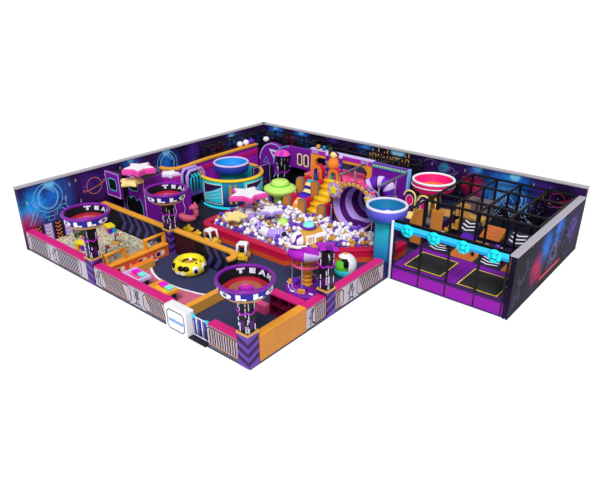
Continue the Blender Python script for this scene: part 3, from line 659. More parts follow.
m = MB(); m.tube([(x, y, 1.12) for x, y in circ((0, 0), .9, 40)], .025, 'white', 8, True); m.build('white_piping', t)
for x, y in ((-.45, -.4), (.42, -.45), (.1, .5)): m = MB(); m.tube([(x * .8, y * .8, .75), (x * 1.3, y * 1.3, 0)], .05, 'cream', 8); m.build('leg', t)

# ------------------------------------------------------------------ carousel
t = thing('rocket_carousel', 'purple carousel with gold twisted column and a rocket on top', 'carousel', (11.0, 4.63, 0))
m = MB(); m.lathe([(.78, 0), (.8, .08), (.74, .15), (.001, .16)], 'violet', mfn=lambda j, i: 'purple'); b = m.build('base', t)
m = MB()
for r in (.66, .54, .42): m.rib(PZ(.165), circ((0, 0), r, 40, 0, 300), .035, ('pale_lavender', 'hot_purple', 'lavender')[int(r * 10) % 3])
for a in range(20, 380, 60): m.poly(PZ(.17), [(.68 * math.cos(R(a)) + x, .68 * math.sin(R(a)) + y) for x, y in rrect(-.09, .09, -.05, .05, .03)], 'white')
m.build('base_rings', b, recalc=False)
m = MB(); m.lathe([(.17 + (.025 if k % 2 else -.015), .15 + k * .085) for k in range(14)], 'gold', mfn=lambda j, i: 'gold' if j % 4 == 0 else 'orange', smooth=False); m.build('column', t)
m = MB(); m.tube([(x, y, 1.05) for x, y in circ((0, 0), .5, 32)], .05, 'pink', 10, True); m.tube([(-.5, 0, 1.05), (.5, 0, 1.05)], .035, 'pink', 8); m.tube([(0, -.5, 1.05), (0, .5, 1.05)], .035, 'pink', 8); m.build('hanger_ring', t)
m = MB(); m.lathe([(.3, 1.32), (.6, 1.36), (.71, 1.45), (.74, 1.56), (.68, 1.68), (.5, 1.74), (.001, 1.76)], 'violet', seg=48, mfn=lambda j, i: 'pale_lavender' if (i // 8) % 2 else 'hot_purple'); m.build('canopy', t)
for k, a in enumerate((20, 110, 200, 290)):
    x, y = .56 * math.cos(R(a)), .56 * math.sin(R(a))
    m = MB(); m.tube([(x, y, .15), (x, y, 1.38)], .016, 'clear_bar', 6); m.build('pole', t)
    m = MB(); m.prism(star(.16, .6, 5, a), .16, .3, 'orange', M=Matrix.Translation((x, y, 0))); s = m.build('seat', t, bevel=.02)
    m = MB(); m.ball((x * .78, y * .78, .27), .14, 'violet', sc=(1, 1, .8)); m.build('cushion', s)
rk = thing('toy_rocket', 'white and yellow toy rocket numbered 01 lying on the carousel top', 'rocket', (11.0, 4.63, 1.76), R(68))
m = MB(); m.lathe([(.001, -.62), (.12, -.6), (.22, -.5), (.27, -.3), (.28, .5), (.2, .66), (.001, .68)], 'white', (0, 0, .27), 24, 'x', mfn=lambda j, i: ('gold' if j in (3,) else 'white')); m.build('body', rk)
m = MB(); m.box(-.2, .2, -.295, -.2, .1, .42, 'white'); m.box(.2, .6, -.3, .3, .3, .44, 'white'); m.build('side_panel', rk, bevel=.02)
m = MB(); m.prism([(-.62, .15), (-.5, .46), (-.3, .5), (-.28, .15)], -.2, .2, 'purple', 'xz'); m.build('cockpit', rk, bevel=.04)
m = MB(); m.tube([(-.72, 0, .08), (-.5, -.26, .08), (-.2, -.32, .08)], .06, 'white', 8); m.tube([(-.72, 0, .08), (-.5, .26, .08), (-.2, .32, .08)], .06, 'white', 8); m.build('bumper', rk)
vs, fs = text2d('01', .26, .012); m = MB(); m.add([(v[0], -.302, v[1] + .26) for v in vs], fs, 'gold'); m.build('number', rk, recalc=False)
for y in (-.3, .3): m = MB(); m.box(-.05, .3, y - .1, y + .1, .0, .14, 'gold'); m.build('landing_skid', rk, bevel=.02)
sc_ = thing('toy_saucer', 'tiny mint domed saucer with purple rim resting on the rocket', 'saucer', (10.93, 4.78, 2.28))
m = MB(); m.lathe([(.16, .0), (.28, .05), (.25, .1), (.16, .11)], 'purple'); m.build('rim', sc_)
m = MB(); m.lathe([(.2, .1), (.18, .17), (.1, .22), (.001, .23)], 'mint'); m.build('dome', sc_)

# egg car, kiddie rides, rockers
t = thing('egg_car', 'white egg shaped ride with green seat and teal foot', 'kiddie ride', (11.38, 6.4, 0), R(-40))
m = MB(); m.lathe([(.001, .0), (.3, .0), (.4, .1), (.41, .26), (.34, .3)], 'teal'); m.build('foot', t)
m = MB(); prof = [(.42 * math.sin(PI * k / 14), .42 - .44 * math.cos(PI * k / 14)) for k in range(3, 15)]
m.lathe(prof, 'white', seg=32, mfn=lambda j, i: 'white'); m.f, m.m, m.sm = zip(*[(f, k, s) for f, k, s in zip(m.f, m.m, m.sm) if not (sum(m.v[i][1] for i in f) / 4 < -.02 and sum(m.v[i][2] for i in f) / 4 > .18 and sum(m.v[i][2] for i in f) / 4 < .78)])
m.f, m.m, m.sm = list(m.f), list(m.m), list(m.sm); m.build('shell', t)
m = MB(); m.ball((0, -.1, .36), .33, 'green', sc=(1, .9, .75)); m.build('seat', t)
m = MB(); m.ball((.02, .08, .56), .28, 'black', sc=(1, .8, .7)); m.build('cabin', t)
m = MB(); m.box(.3, .43, -.16, .02, .5, .72, 'black'); m.build('side_window', t, bevel=.03)
m = MB(); m.box(-.06, .06, -.05, .05, .84, .9, 'orange'); m.build('top_light', t, bevel=.02)
def ride(label, loc, rz):
    t = thing('ride_on_car', label, 'kiddie ride', loc, rz, 'small white and yellow ride-on cars')
    m = MB(); m.prism(rrect(-.3, .3, -.2, .2, .08), .08, .3, 'yellow'); m.build('body', t, bevel=.03)
    for y in (-.17, .17):
        m = MB(); m.tube([(-.22, y, .25), (-.2, y, .62), (.12, y, .66), (.24, y, .3)], .05, 'white', 8); m.build('roll_hoop', t)
    m = MB(); m.box(-.22, .12, -.17, .17, .62, .7, 'white'); m.build('roof', t, bevel=.03)
    m = MB(); m.box(-.2, .05, -.12, .12, .3, .42, 'black'); m.build('seat', t, bevel=.02)
    for x in (-.2, .22):
        for y in (-.22, .22): m = MB(); m.lathe([(.001, -.03), (.12, -.03), (.12, .03), (.001, .03)], 'gold', (x, y, .12), 16, 'y'); m.build('wheel', t)
    return t
r0 = ride('white and yellow ride-on car near the left end of the ball pit', (5.6, 5.05, 0), R(-5))
dup(r0, (7.55, 4.9, 0), R(-60), 'white and yellow ride-on car behind the hooked end of the chevron wall')
t = thing('yellow_star_rocker', 'small yellow star shaped rocker behind the middle bowl tower', 'rocker', (4.55, 4.75, 0), R(20))
m = MB(); m.prism(star(.26, .55), -.1, .1, 'yellow', 'xz', M=Matrix.Translation((0, 0, .48))); m.build('star_back', t, bevel=.03)
m = MB(); m.box(-.3, .34, -.18, .18, .1, .34, 'gold'); m.build('seat', t, bevel=.05)
m = MB(); m.prism(star(.2, .55), -.08, .08, 'yellow', 'xz', M=Matrix.Translation((.42, 0, .36))); m.build('front_star', t, bevel=.03)
m = MB(); m.prism([(-.4, .12), (-.2, 0), (.25, 0), (.5, .12)], -.15, .15, 'gold', 'xz'); m.build('runner', t)
t = thing('pink_rocker', 'pink curled animal rocker on the dark floor by the drum', 'rocker', (3.0, 6.15, 0), R(40)); t.scale = (.78, .85, .72)
bp = smooth_pts([(-.55, 0, .5), (-.42, 0, .3), (-.1, 0, .18), (.22, 0, .26), (.36, 0, .55), (.3, 0, .85)]); n = len(bp)
m = MB(); m.tube(bp, [.1 + .14 * math.sin(PI * min(1, (i + 2) / (n * .8))) if i < n * .7 else .16 for i in range(n)], 'pink_rock', 14); m.build('body', t)
m = MB(); m.ball((.26, 0, .95), .21, 'pink_rock', sc=(1.15, .9, 1)); m.ball((.05, 0, .9), .1, 'pink_rock'); hd = m.build('head', t)
for y in (-.12, .12): m = MB(); m.ball((.3, y, 1.15), .07, 'pink_rock', 10, 8, (1, .6, 1.3)); m.build('ear', hd)
t = MB(); t.lathe([(.4, 0), (.4, .05), (.3, .1), (.001, .13)], 'lavender', mfn=lambda j, i: ('violet', 'lavender', 'base_purple')[j % 3]); t.rib(PZ(.1), circ((0, 0), .27, 24), .02, 'pale_lavender', True); t = t.build('spinning_disc', loc=(1.85, 5.2, .012)); tag(t, 'low round purple spinning disc behind the chevron wall', 'spinner')
# ------------------------------------------------------------------ left back: maze booth, runway, tunnel
def framed(mb, P, x0, x1, z0, z1, c='pale_lavender', w=.05): mb.rib(P, [(x0, z0), (x1, z0), (x1, z1), (x0, z1)], w, c, True)
def jag(x0, x1, z0, z1):
    w, h = x1 - x0, z1 - z0
    return [(x0, z0), (x1, z0), (x1, z0 + h * .75), (x1 - w * .15, z0 + h * .95), (x1 - w * .35, z0 + h * .85), (x0 + w * .5, z1), (x0 + w * .3, z0 + h * .88), (x0 + w * .1, z0 + h * .92), (x0, z0 + h * .7)]
t = thing('maze_booth', 'purple maze booth with cyan edged cut-outs beside the left wall', 'play booth', (1.0, 4.2, 0))
def board(x0, x1, y, z0, z1, win, name):
    m = MB(); m.box(x0, x1, y - .06, y + .06, z0, z1, 'purple'); P = PY(y - .06)
    framed(m, P, x0 + .02, x1 - .02, z0 + .02, z1 - .02)
    for w in win: m.poly(P, w, 'black'); m.rib(PY(y - .064), w, .04, 'cyan', True)  # flat black shapes outlined in plain cyan
    b = m.build(name, t, recalc=False)
board(-.75, .25, -.25, 1.3, 2.4, [rrect(-.55, .02, 1.6, 2.12, .08)], 'upper_panel')
board(-.28, 1.36, .2, .0, 2.3, [jag(-.02, 1.12, .05, 1.42), rrect(.2, .9, 1.65, 2.1, .12)], 'front_panel')
m = MB(); m.box(1.26, 1.36, .26, 1.1, 0, 2.3, 'purple'); m.build('side_panel', t)
m = MB(); m.box(-.75, 1.26, .26, 1.2, 2.2, 2.26, 'black'); m.build('roof', t)
m = MB(); m.box(-.75, .2, -.19, .1, 1.3, 2.36, 'black'); m.build('backing', t)
t = MB(); t.box(-.06, .06, -.7, .7, 0, 1.35, 'purple'); P = PX(.06)
for k in range(5): t.rib(P, [(-.55 + k * .25, .2), (-.45 + k * .25, .5), (-.55 + k * .25, .8), (-.45 + k * .25, 1.1)], .03, 'art_white' if k % 2 else 'hot_purple')
t = t.build('purple_partition', loc=(2.45, 6.0, 0)); tag(t, 'free standing purple partition board behind the middle bowl tower', 'partition')
t = thing('runway_wall', 'curving magenta runway parapet with yellow top along the left wall', 'padded wall', (1.0, 8.0, 0))
q = [(-.55, -1.3), (-.3, -1.32), (-.02, -1.2), (.2, -.9), (.2, -.3), (.1, .4), (.05, 1.2), (.05, 4.6)]
m = MB(); m.path(q, .16, .3, 1.85, 'hot_purple'); P = lambda s, z: (.05 + .2, s, z)
for k in range(4): m.rib(lambda a, b, k=k: (.31, -.8 + k * .25 + a * .3, 1.2 + b * .3), rrect(-.3, .3, -.3, .3, .1), .03, 'pale_lavender', True)
m.build('panel', t); m = MB(); m.path(q, .26, 1.83, 1.96, 'gold', 'orange'); m.build('top_cushion', t, bevel=.04)
m = MB(); m.path(q, .2, 1.45, 1.65, 'magenta'); m.build('stripe', t)
t = thing('arched_tunnel', 'lavender tunnel cage with cyan arches between runway and drum', 'tunnel', (1.62, 7.62, 0))
m = MB(); m.box(-.2, .2, -.5, .5, .62, .74, 'base_purple'); m.build('deck', t)
def hoop(x, y0, y1, z0, z1): return [(x, y0, z0), (x, y0, z1 - .2), (x, y0 + .15, z1), (x, y1 - .15, z1), (x, y1, z1 - .2), (x, y1, z0)]
for x in (-.18, .2): m = MB(); m.tube(hoop(x, -.5, .5, .7, 1.85), .08, 'lavender', 8); m.build('end_hoop', t)
for k in range(3): m = MB(); y = -.3 + k * .2; m.tube(hoop(.24 - k * .02, y - .02, y + .18, .74, 1.68), .03, 'cyan', 8); m.build('arch', t)
m = MB(); m.box(-.16, -.1, -.45, .45, .74, 1.75, 'dark_purple'); m.build('back_panel', t)
for x in (-.15, .15):
    for y in (-.42, .42): m = MB(); m.box(x - .05, x + .05, y - .05, y + .05, 0, .64, 'steel_black'); m.build('leg', t)

# ------------------------------------------------------------------ steel frames
def frame(label, xs, ys, zs, loc, skip=lambda a, b: False, r=.035, mt='steel_black', ax=True, ay=True, pz=0):
    t = thing('steel_frame', label, 'frame', loc); ox, oy, oz = loc
    for x in xs:
        for y in ys:
            if skip(x, y): continue
            m = MB(); m.tube([(x - ox, y - oy, pz), (x - ox, y - oy, zs[-1] - oz)], r, mt, 6, smooth=False); m.build('post', t)
    for z in zs:
        if ax:
            for y in ys: m = MB(); m.tube([(xs[0] - ox, y - oy, z - oz), (xs[-1] - ox, y - oy, z - oz)], r, mt, 6, smooth=False); m.build('beam', t)
        if ay:
            for x in xs: m = MB(); m.tube([(x - ox, ys[0] - oy, z - oz), (x - ox, ys[-1] - oy, z - oz)], r, mt, 6, smooth=False); m.build('beam', t)
    return t
frame('black steel frame along the left wall behind the runway', [.42, .8], [9.2, 10.3, 11.4, 12.5, 13.6], [1.5, 1.95, 2.38], (.6, 11.4, 0), r=.045)
frame('black steel frame along the back wall behind the purple arches', [1.3, 2.3, 3.3, 4.3, 5.3, 6.3, 7.3, 8.3, 9.3, 10.3], [13.1, 13.85], [1.5, 1.95, 2.38], (5.5, 13.4, 0), r=.045)
frame('black steel posts and rail framing the trampoline front', [12.84, 13.9, 14.94, 15.99, 16.93], [7.3], [2.27], (14.9, 7.3, 0), r=.046, ay=False, pz=0)
frame('black steel cage roofing the trampoline court up to the back wall', [12.68, 13.74, 14.76, 15.88, 16.93], [9.8, 10.75, 12.6, 13.9], [2.27], (14.9, 11.8, 0), r=.052, pz=.57)
frame('black steel side beam joining trampoline front and court cage', [12.68], [7.42, 9.7], [2.27], (12.68, 8.5, 0), r=.045, ax=False)
for lab, x, y0, y1 in (('long grey handrail above the yellow stairs', 8.68, 9.6, 11.55), ('long grey handrail above the striped tube', 10.74, 9.4, 11.62)):
    t = thing('handrail', lab, 'rail', (x, y0, 0))
    m = MB(); m.tube([(0, 0, 2.5), (0, y1 - y0, 2.5)], .045, 'rail_gray', 8); m.build('rail', t)
    for y in (.05, (y1 - y0) * .6): m = MB(); m.tube([(0, y, .44), (0, y, 2.5)], .03, 'rail_gray', 8); m.build('post', t)

# balloons on the frames
for (x, y, z, c, l) in ((.92, 11.5, 1.99, 'white', 'white balloon farther from the violet one on the left black frame'), (.92, 11.95, 1.99, 'white', 'white balloon right next to the violet one on the left black frame'), (.92, 12.35, 1.99, 'violet', 'violet balloon on the left black frame'), (1.3, 13.1, 2.0, 'white', 'single white balloon in the far corner of the black frames')):
    m = MB(); m.ball((0, 0, .1), .17, c, sc=(1, 1, .9)); tag(m.build('balloon', loc=(x, y, z)), l, 'balloon')

# ------------------------------------------------------------------ back facades
YF = 11.8
t = thing('arch_facade', 'tall purple arch with white triangle sign at the back left', 'facade', (2.6, 12.3, 0))
m = MB(); m.prism([(-1.0, .3), (1.0, .3), (1.0, 1.3)] + circ((0, 1.3), 1.0, 18, 0, 180)[1:-1] + [(-1.0, 1.3)], -.08, .08, 'purple', 'xz')
P = PY(-.08); m.rib(P, circ((0, 1.3), .95, 18, 0, 180), .05, 'pale_lavender'); m.poly(P, [(-.3, 1.95), (.32, 1.95), (.05, 1.45)], 'art_white'); m.poly(PY(-.086), [(-.12, 1.85), (.14, 1.85), (.03, 1.65)], 'hot_purple')
m.rib(P, [(-.7, 1.2), (-.5, 1.5), (-.3, 1.2)], .04, 'cyan', True); m.rib(P, [(.5, 1.7), (.62, 1.95), (.74, 1.75)], .03, 'art_white', True)
m.poly(P, [(-.5, .32), (.5, .32), (.5, .9), (.3, 1.1), (-.3, 1.1), (-.5, .9)], 'black'); m.build('panel', t, recalc=False)
t = thing('arch_facade', 'wide purple facade with triangle and framed zeros behind the saucer', 'facade', (4.2, YF, 0))
pts = [(-1.15, .7), (-.95, 1.0), (-.5, 1.35), (.0, 1.5), (1.3, 1.5), (1.3, 2.5), (.1, 2.5)] + [(-.1 + 1.05 * math.cos(R(a)), 1.45 + 1.05 * math.sin(R(a))) for a in range(100, 181, 10)] + [(-1.15, 1.2)]
m = MB(); m.prism(pts, -.08, .08, 'purple', 'xz'); P = PY(-.08)
m.rib(P, [(-.1 + 1.03 * math.cos(R(a)), 1.43 + 1.03 * math.sin(R(a))) for a in range(90, 181, 10)], .04, 'cyan'); m.rib(P, pts[:4], .05, 'art_blue')
m.poly(P, [(-.85, 1.2), (-.35, 1.45), (-.62, 2.0)], 'lavender'); m.rib(PY(-.086), [(-.85, 1.2), (-.35, 1.45), (-.62, 2.0)], .03, 'art_white', True)
for s in (.45, .85): m.rib(P, rrect(s, s + .26, 1.68, 2.22, .05), .07, 'cream', True); m.poly(P, rrect(s + .06, s + .2, 1.76, 2.14, .03), 'dark_purple')
m.build('panel', t, recalc=False)
m = MB(); m.box(-1.15, 1.25, .3, .5, 0, 1.6, 'black'); m.build('dark_backing', t)
t = thing('city_tower', 'slim black city tower with pink cap in front of the purple facade', 'tower', (3.95, 11.4, 0)); tower_shaft(t, 0, 2.1, .22)
m = MB(); m.lathe([(.24, 2.05), (.4, 2.12), (.34, 2.2), (.3, 2.26), (.1, 2.34), (.001, 2.35)], 'star_pink', seg=9, mfn=lambda j, i: 'hot_purple' if i % 2 else 'star_pink', smooth=False); m.build('cap', t)
t = thing('lattice_ramp', 'dark ramp panel with white posts left of the purple facade', 'panel', (2.95, 10.9, 0))
m = MB(); m.box(-.05, .05, -.6, .6, .0, 1.5, 'dark_purple'); P = PX(.05); framed(m, P, -.58, .58, .05, 1.48, 'pale_lavender', .04); m.rib(P, [(-.3, .6), (.0, .9), (.3, .6)], .05, 'tan', True); m.build('board', t, recalc=False)

t = thing('entry_gate_building', 'orange lined purple entrance building with open deck at the back', 'play building', (7.2, YF, 0))
m = MB(); x0, x1 = -1.72, 1.72
outer = [(x0, .4), (x1, .4), (x1, 2.62), (x0, 2.62)]
for a, b, c, d in ((x0, x0 + .24, .4, 2.28), (x1 - .24, x1, .4, 2.28)): m.box(a, b, -.1, .1, c, d, 'orange')
m.box(x0, x1, -.1, .1, 2.28, 2.44, 'orange'); m.box(x0, x1, -.12, .12, 2.42, 2.6, 'hot_purple'); m.box(x0 - .03, x1 + .03, -.14, .14, 2.6, 2.64, 'pale_lavender')
m.prism([(x0 + .24, 2.28), (x0 + .45, 2.28), (x0 + .24, 2.1)], -.1, .1, 'orange', 'xz'); m.prism([(x1 - .24, 2.28), (x1 - .45, 2.28), (x1 - .24, 2.1)], -.1, .1, 'orange', 'xz')
for s in (x0 + .1, x1 - .55): 
    for k in range(3): m.rib(PY(-.12), rrect(s + k * .13, s + k * .13 + .1, 2.47, 2.56, .02), .02, 'art_white', True)
m.build('gate_front', t)
m = MB(); m.box(x0 + .02, x1, -.6, 1.2, 1.44, 1.54, 'orange', 'pink'); m.build('deck', t)
m = MB(); m.box(x0 + .02, x1, -.55, -.48, .0, 1.44, 'red'); m.build('deck_skirt', t)
for a, b in ((-1.3, -.4), (-.2, .5), (.75, 1.4)): m = MB(); m.prism([(a, 1.54), (b, 1.54), (b - .12, 1.68), (a + .12, 1.68)], -.4, .0, 'pink', 'xz'); m.build('soft_block', t, bevel=.04)
m = MB(); m.box(x0, x1, 1.1, 1.18, 1.54, 2.3, 'navy_floor'); m.build('rear_screen', t)
for s in (-.9, 0, .8): m = MB(); m.tube([(s, .9, 1.5), (s, .9, 2.3)], .04, 'steel_black', 6); m.build('steel_post', t)
t = thing('gate_turret', 'orange lamp dome with cream ball between two purple gate posts', 'turret', (7.05, 11.42, 0))
for x in (-.38, .38):
    m = MB(); m.box(x - .06, x + .06, -.06, .06, 1.54, 2.5, 'violet'); m.ball((x, 0, 2.62), .1, 'pale_lavender', 10, 8); p = m.build('gate_post', t)
    m = MB()
    for k in range(4): m.rib(PY(-.06, x0=x), rrect(-.04, .04, 1.5 + k * .24, 1.6 + k * .24, .02), .015, 'art_white', True)
    m.build('post_marks', p, recalc=False)
m = MB(); m.tube([(.4 * math.cos(R(a)), 0, 2.42 + .38 * math.sin(R(a))) for a in range(0, 181, 15)], .04, 'dark_purple', 8); m.build('hoop', t)
m = MB(); m.lathe([(.3, 2.1), (.33, 2.17), (.28, 2.34), (.16, 2.5), (.001, 2.54)], 'orange', mfn=lambda j, i: 'gold' if j == 0 else 'deep_orange'); m.build('dome', t)
m = MB(); m.ball((0, 0, 2.64), .17, 'cream'); m.build('ball', t)
for i, (x, c, c2) in enumerate((( 5.85, 'gold', 'yellow lantern on top of the entrance building near its left end'), (6.2, 'deep_teal', 'dark teal lantern on top of the entrance building'), (6.55, 'dark_green', 'dark green lantern on top of the entrance building'))):
    t = thing('roof_lantern', c2, 'lantern', (x, 11.8, 2.66)); m = MB(); m.lathe([(.06, 0), (.1, .04), (.1, .14), (.05, .19), (.001, .2)], c, seg=12); m.build('globe', t); m = MB(); m.lathe([(.08, 0), (.08, .04), (.001, .04)], 'black', seg=12); m.build('base', t)
t = thing('purple_panel', 'purple back panel with aqua band and yellow pennants behind the tube', 'panel', (9.8, YF, 0))
m = MB(); m.box(-.88, .9, -.06, .06, .4, 2.38, 'purple'); P = PY(-.06); m.build('board', t)
m = MB(); m.box(-.88, .9, -.09, .09, 2.38, 2.6, 'base_purple'); P = PY(-.09); m.poly(P, [(-.86, 2.42), (.88, 2.42), (.88, 2.54), (-.86, 2.54)], 'teal')
for k in range(12): s = -.8 + k * .14; m.poly(PY(-.094), [(s, 2.52), (s + .1, 2.52), (s + .05, 2.44)], 'lemon')
m.build('header', t, recalc=False); m = MB(); m.box(.9, .98, -.1, .1, .4, 2.6, 'art_blue'); m.build('edge_strip', t)

# ------------------------------------------------------------------ stairs and rainbow ramp
def arch_pts(x0, x1, z0, z1, n=10):
    r = (x1 - x0) / 2; return [(x0, z0), (x1, z0)] + circ(((x0 + x1) / 2, z1 - r), r, n, 0, 180)
t = thing('foam_stairs', 'yellow rounded foam stairs beside a rainbow ramp with orange side walls', 'stairs', (7.06, 9.6, 0))
for k in range(6):
    y = -.2 + k * .24; z = .72 + k * .21
    m = MB(); m.box(.13, .94, y - .1, y + .28, .3, z - .07, 'yellow'); m.lathe([(.001, .13), (.12, .13), (.12, .94), (.001, .94)], 'yellow', (0, y, z - .1), 14, 'x'); m.build('step', t)
RC = ['tan', 'orange', 'cream', 'orange', 'violet', 'indigo', 'cream', 'indigo', 'cream', 'teal']
m = MB()
for k in range(10):
    a, b = -.4 + k * .13, -.4 + (k + 1) * .13; za, zb = .5 + k * .11, .5 + (k + 1) * .11
    m.add([(-.76, a, za), (-.12, a, za), (-.12, b, zb), (-.76, b, zb)], [(0, 1, 2, 3)], RC[k])
m.add([(-.76, -.4, .3), (-.12, -.4, .3), (-.12, .9, .3), (-.76, .9, .3), (-.76, -.4, .49), (-.12, -.4, .49), (-.12, .9, 1.59), (-.76, .9, 1.59)], [(0, 1, 5, 4), (1, 2, 6, 5), (2, 3, 7, 6), (3, 0, 4, 7), (4, 5, 6, 7)], 'orange'); m.build('rainbow_ramp', t, recalc=False)
for x in (-.86, 0, 1.07):
    for y, z1 in ((-.47, 1.2), (.45, 1.8)):
        if y > 0 and x > 1: z1 = 1.75
        m = MB(); m.prism(arch_pts(x - .1, x + .1, .2, z1 - .06), y, y + .62, 'red', 'xz'); m.build('side_wall', t, bevel=.02)
        z0 = .3 if y < 0 else 1.0
        m = MB(); m.prism(arch_pts(x - .22, x + .22, z0, z1), y - .06, y + .04, 'plush_gray', 'xz'); e = m.build('end_cap', t)
        m = MB(); m.prism(arch_pts(x - .17, x + .17, z0 + .03, z1 - .05), y - .075, y - .05, 'wood_orange', 'xz'); m.build('cap_face', e)
for x, c in ((-.44, 'pool_blue'), (.5, 'teal')):
    m = MB(); out = arch_pts(x - .3, x + .3, 1.4, 2.28, 14); inn = arch_pts(x - .16, x + .16, 1.4, 2.12, 14); n = len(out)
    vs = [(a, 1.1, b) for a, b in out] + [(a, 1.1, b) for a, b in inn] + [(a, 1.36, b) for a, b in out] + [(a, 1.36, b) for a, b in inn]
    for i in range(1, n):
        j = (i + 1) % n
        m.add([vs[i], vs[j], vs[n + j], vs[n + i]], [(0, 1, 2, 3)], 'deep_orange'); m.add([vs[2 * n + i], vs[2 * n + j], vs[3 * n + j], vs[3 * n + i]], [(0, 1, 2, 3)], 'red')
        m.add([vs[i], vs[j], vs[2 * n + j], vs[2 * n + i]], [(0, 1, 2, 3)], 'red'); m.add([vs[n + i], vs[n + j], vs[3 * n + j], vs[3 * n + i]], [(0, 1, 2, 3)], c)
    m.build('arch_door', t, recalc=False)
m = MB(); m.box(-.95, 1.15, 1.26, 1.6, .02, 1.4, 'red'); m.build('rear_block', t)

# ------------------------------------------------------------------ trumpet slide, tube
t = thing('trumpet_slide', 'huge purple striped trumpet mouth slide opening onto the balls', 'slide', (9.64, 9.3, 0))
prof = [(1.0, 0), (.96, .16), (.9, .3), (.86, .44), (.8, .58), (.74, .72), (.68, .88), (.62, 1.04), (.56, 1.2), (.5, 1.4)]
cols = ['lavender', 'lavender', 'plum', 'plum', 'lavender', 'lavender', 'plum', 'plum', 'lavender']
m = MB(); m.lathe(prof, 'lavender', (0, 0, 1.3), 48, 'y', mfn=lambda j, i: cols[j]); 
m.lathe([(.5, 1.4), (.001, 1.4)], 'black', (0, 0, 1.3), 48, 'y'); m.build('funnel', t, recalc=False)
m = MB(); m.tube([(x, 0.0, 1.3 + z) for x, z in circ((0, 0), .985, 40)], .02, 'gold', 6, True); m.build('gold_piping', t)
m = MB()
for i in range(32):
    a0, a1 = R(180 * i / 32), R(180 * (i + 1) / 32)
    m.add([((1.0) * math.cos(a0), -.04, 1.3 + math.sin(a0)), (math.cos(a1), -.04, 1.3 + math.sin(a1)), (1.12 * math.cos(a1), -.04, 1.3 + 1.12 * math.sin(a1)), (1.12 * math.cos(a0), -.04, 1.3 + 1.12 * math.sin(a0))], [(0, 1, 2, 3)], 'plum')
m.build('arch_trim', t, recalc=False)
for x in (-1.05, 1.0):
    m = MB(); m.box(x - .06, x + .06, -.08, .08, .35, 1.35, 'plum'); p = m.build('side_post', t)
    m = MB()
    for k in range(8): m.rib(PY(-.08, x0=x), [(-.02, .45 + k * .11), (.02, .5 + k * .11)], .035, 'art_white')
    m.build('post_dots', p, recalc=False)
m = MB()
for k in range(13):
    a = R(20 + k * 11.7); m.ball((1.05 * math.cos(a), -.02, 1.3 + 1.05 * math.sin(a)), .1, 'tan', 12, 8, (1.3, .4, 1))
m.build('scalloped_trim', t)
for k in range(10):
    a = R(12 + k * 17.5); m = MB(); m.ball((1.2 * math.cos(a), .16, 1.3 + 1.16 * math.sin(a)), .1, 'star_pink' if k % 2 else 'pink', 12, 8, (1, 1, .8)); m.build('flower', t)
for x, z, r in ((-.86, 2.0, .3), (.86, 1.98, .2)):
    m = MB(); m.prism(star(r * 1.35, .75, 8), -.16, -.1, 'tan', 'xz', M=Matrix.Translation((x, 0, z))); m.prism(circ((0, 0), r, 20), -.2, -.14, 'lavender', 'xz', M=Matrix.Translation((x, 0, z))); d = m.build('star_badge', t)
    m = MB(); m.prism(star(r * .8, .5), -.24, -.18, 'lemon', 'xz', M=Matrix.Translation((x, 0, z))); m.build('star', d)
m = MB(); m.prism([(-1.0, .1), (1.0, .1), (1.0, .75), (.66, .64), (-.66, .64), (-1.0, .75)], .3, .5, 'plum', 'xz'); m.build('support', t)
t = thing('striped_tube', 'purple and lavender striped tube tunnel at the purple back panel', 'tunnel', (9.85, 11.15, 1.6))
tp = smooth_pts([(-.7, -.05, .1), (-.42, .1, .27), (-.1, .2, .3), (.18, .22, .16), (.28, .22, -.1), (.3, .22, -.45)])
m = MB(); m.tube(tp, .3, 'plum', 20, mfn=lambda i: 'pale_lavender' if (i // 4) % 2 == 0 else 'violet'); m.build('tube', t)
for i in (0, 8, 16, 24):
    m = MB(); a, b = tp[i], tp[i + 1]; m.tube([a, a + (b - a).normalized() * .05], .32, 'plum', 20); m.build('seam_ring', t)

# ------------------------------------------------------------------ right: decks, portals, trampolines
def deck(label, x0, x1, y0, y1, z, c, pads):
    t = thing('play_deck', label, 'deck', ((x0 + x1) / 2, (y0 + y1) / 2, 0)); o = t.location
    m = MB(); m.box(x0 - o.x, x1 - o.x, y0 - o.y, y1 - o.y, 0, z, 'dark_purple', c); m.build('platform', t)
    for a, b, c_, d, cc in pads: m = MB(); m.box(a - o.x, b - o.x, c_ - o.y, d - o.y, z, z + .06, cc); m.build('mat', t, bevel=.015)
deck('navy deck with yellow mats under the pink bowl', 10.95, 12.75, 10.6, 13.7, .9, 'navy_floor', [(11.0, 11.6, 10.7, 11.4, 'cream'), (11.0, 12.7, 12.9, 13.6, 'navy'), (12.0, 12.7, 11.9, 12.6, 'tan'), (11.0, 11.5, 11.6, 12.4, 'gold'), (11.9, 12.7, 10.7, 11.2, 'gray')])
def portal(label, x, y, z):
    t = thing('portal_arch', label, 'arch', (x, y, z)); m = MB(); m.prism(arch_pts(-.26, .26, 0, .85), -.06, .06, 'dark_purple', 'xz', 'dark_purple')
    m.build('panel', t); m = MB(); m.tube([(a, -.06, b) for a, b in arch_pts(-.27, .27, 0, .87)[1:]], .04, 'cream', 8); m.build('border', t)
    m = MB(); m.poly(PY(-.06), circ((0, .45), .17, 18, e=1.4), 'hot_pink'); m.rib(PY(-.066), circ((0, .45), .17, 18, e=1.4), .03, 'art_white', True); m.build('pink_oval', t, recalc=False)
portal('dark portal arch with pink oval beside the purple back panel', 11.05, 11.5, .97)
portal('dark portal arch with pink oval below the pink bowl', 11.75, 11.45, .9)
t = thing('orange_board', 'tall orange wooden board with rounded shoulder behind the cyan beam', 'board', (12.45, 9.75, .0))
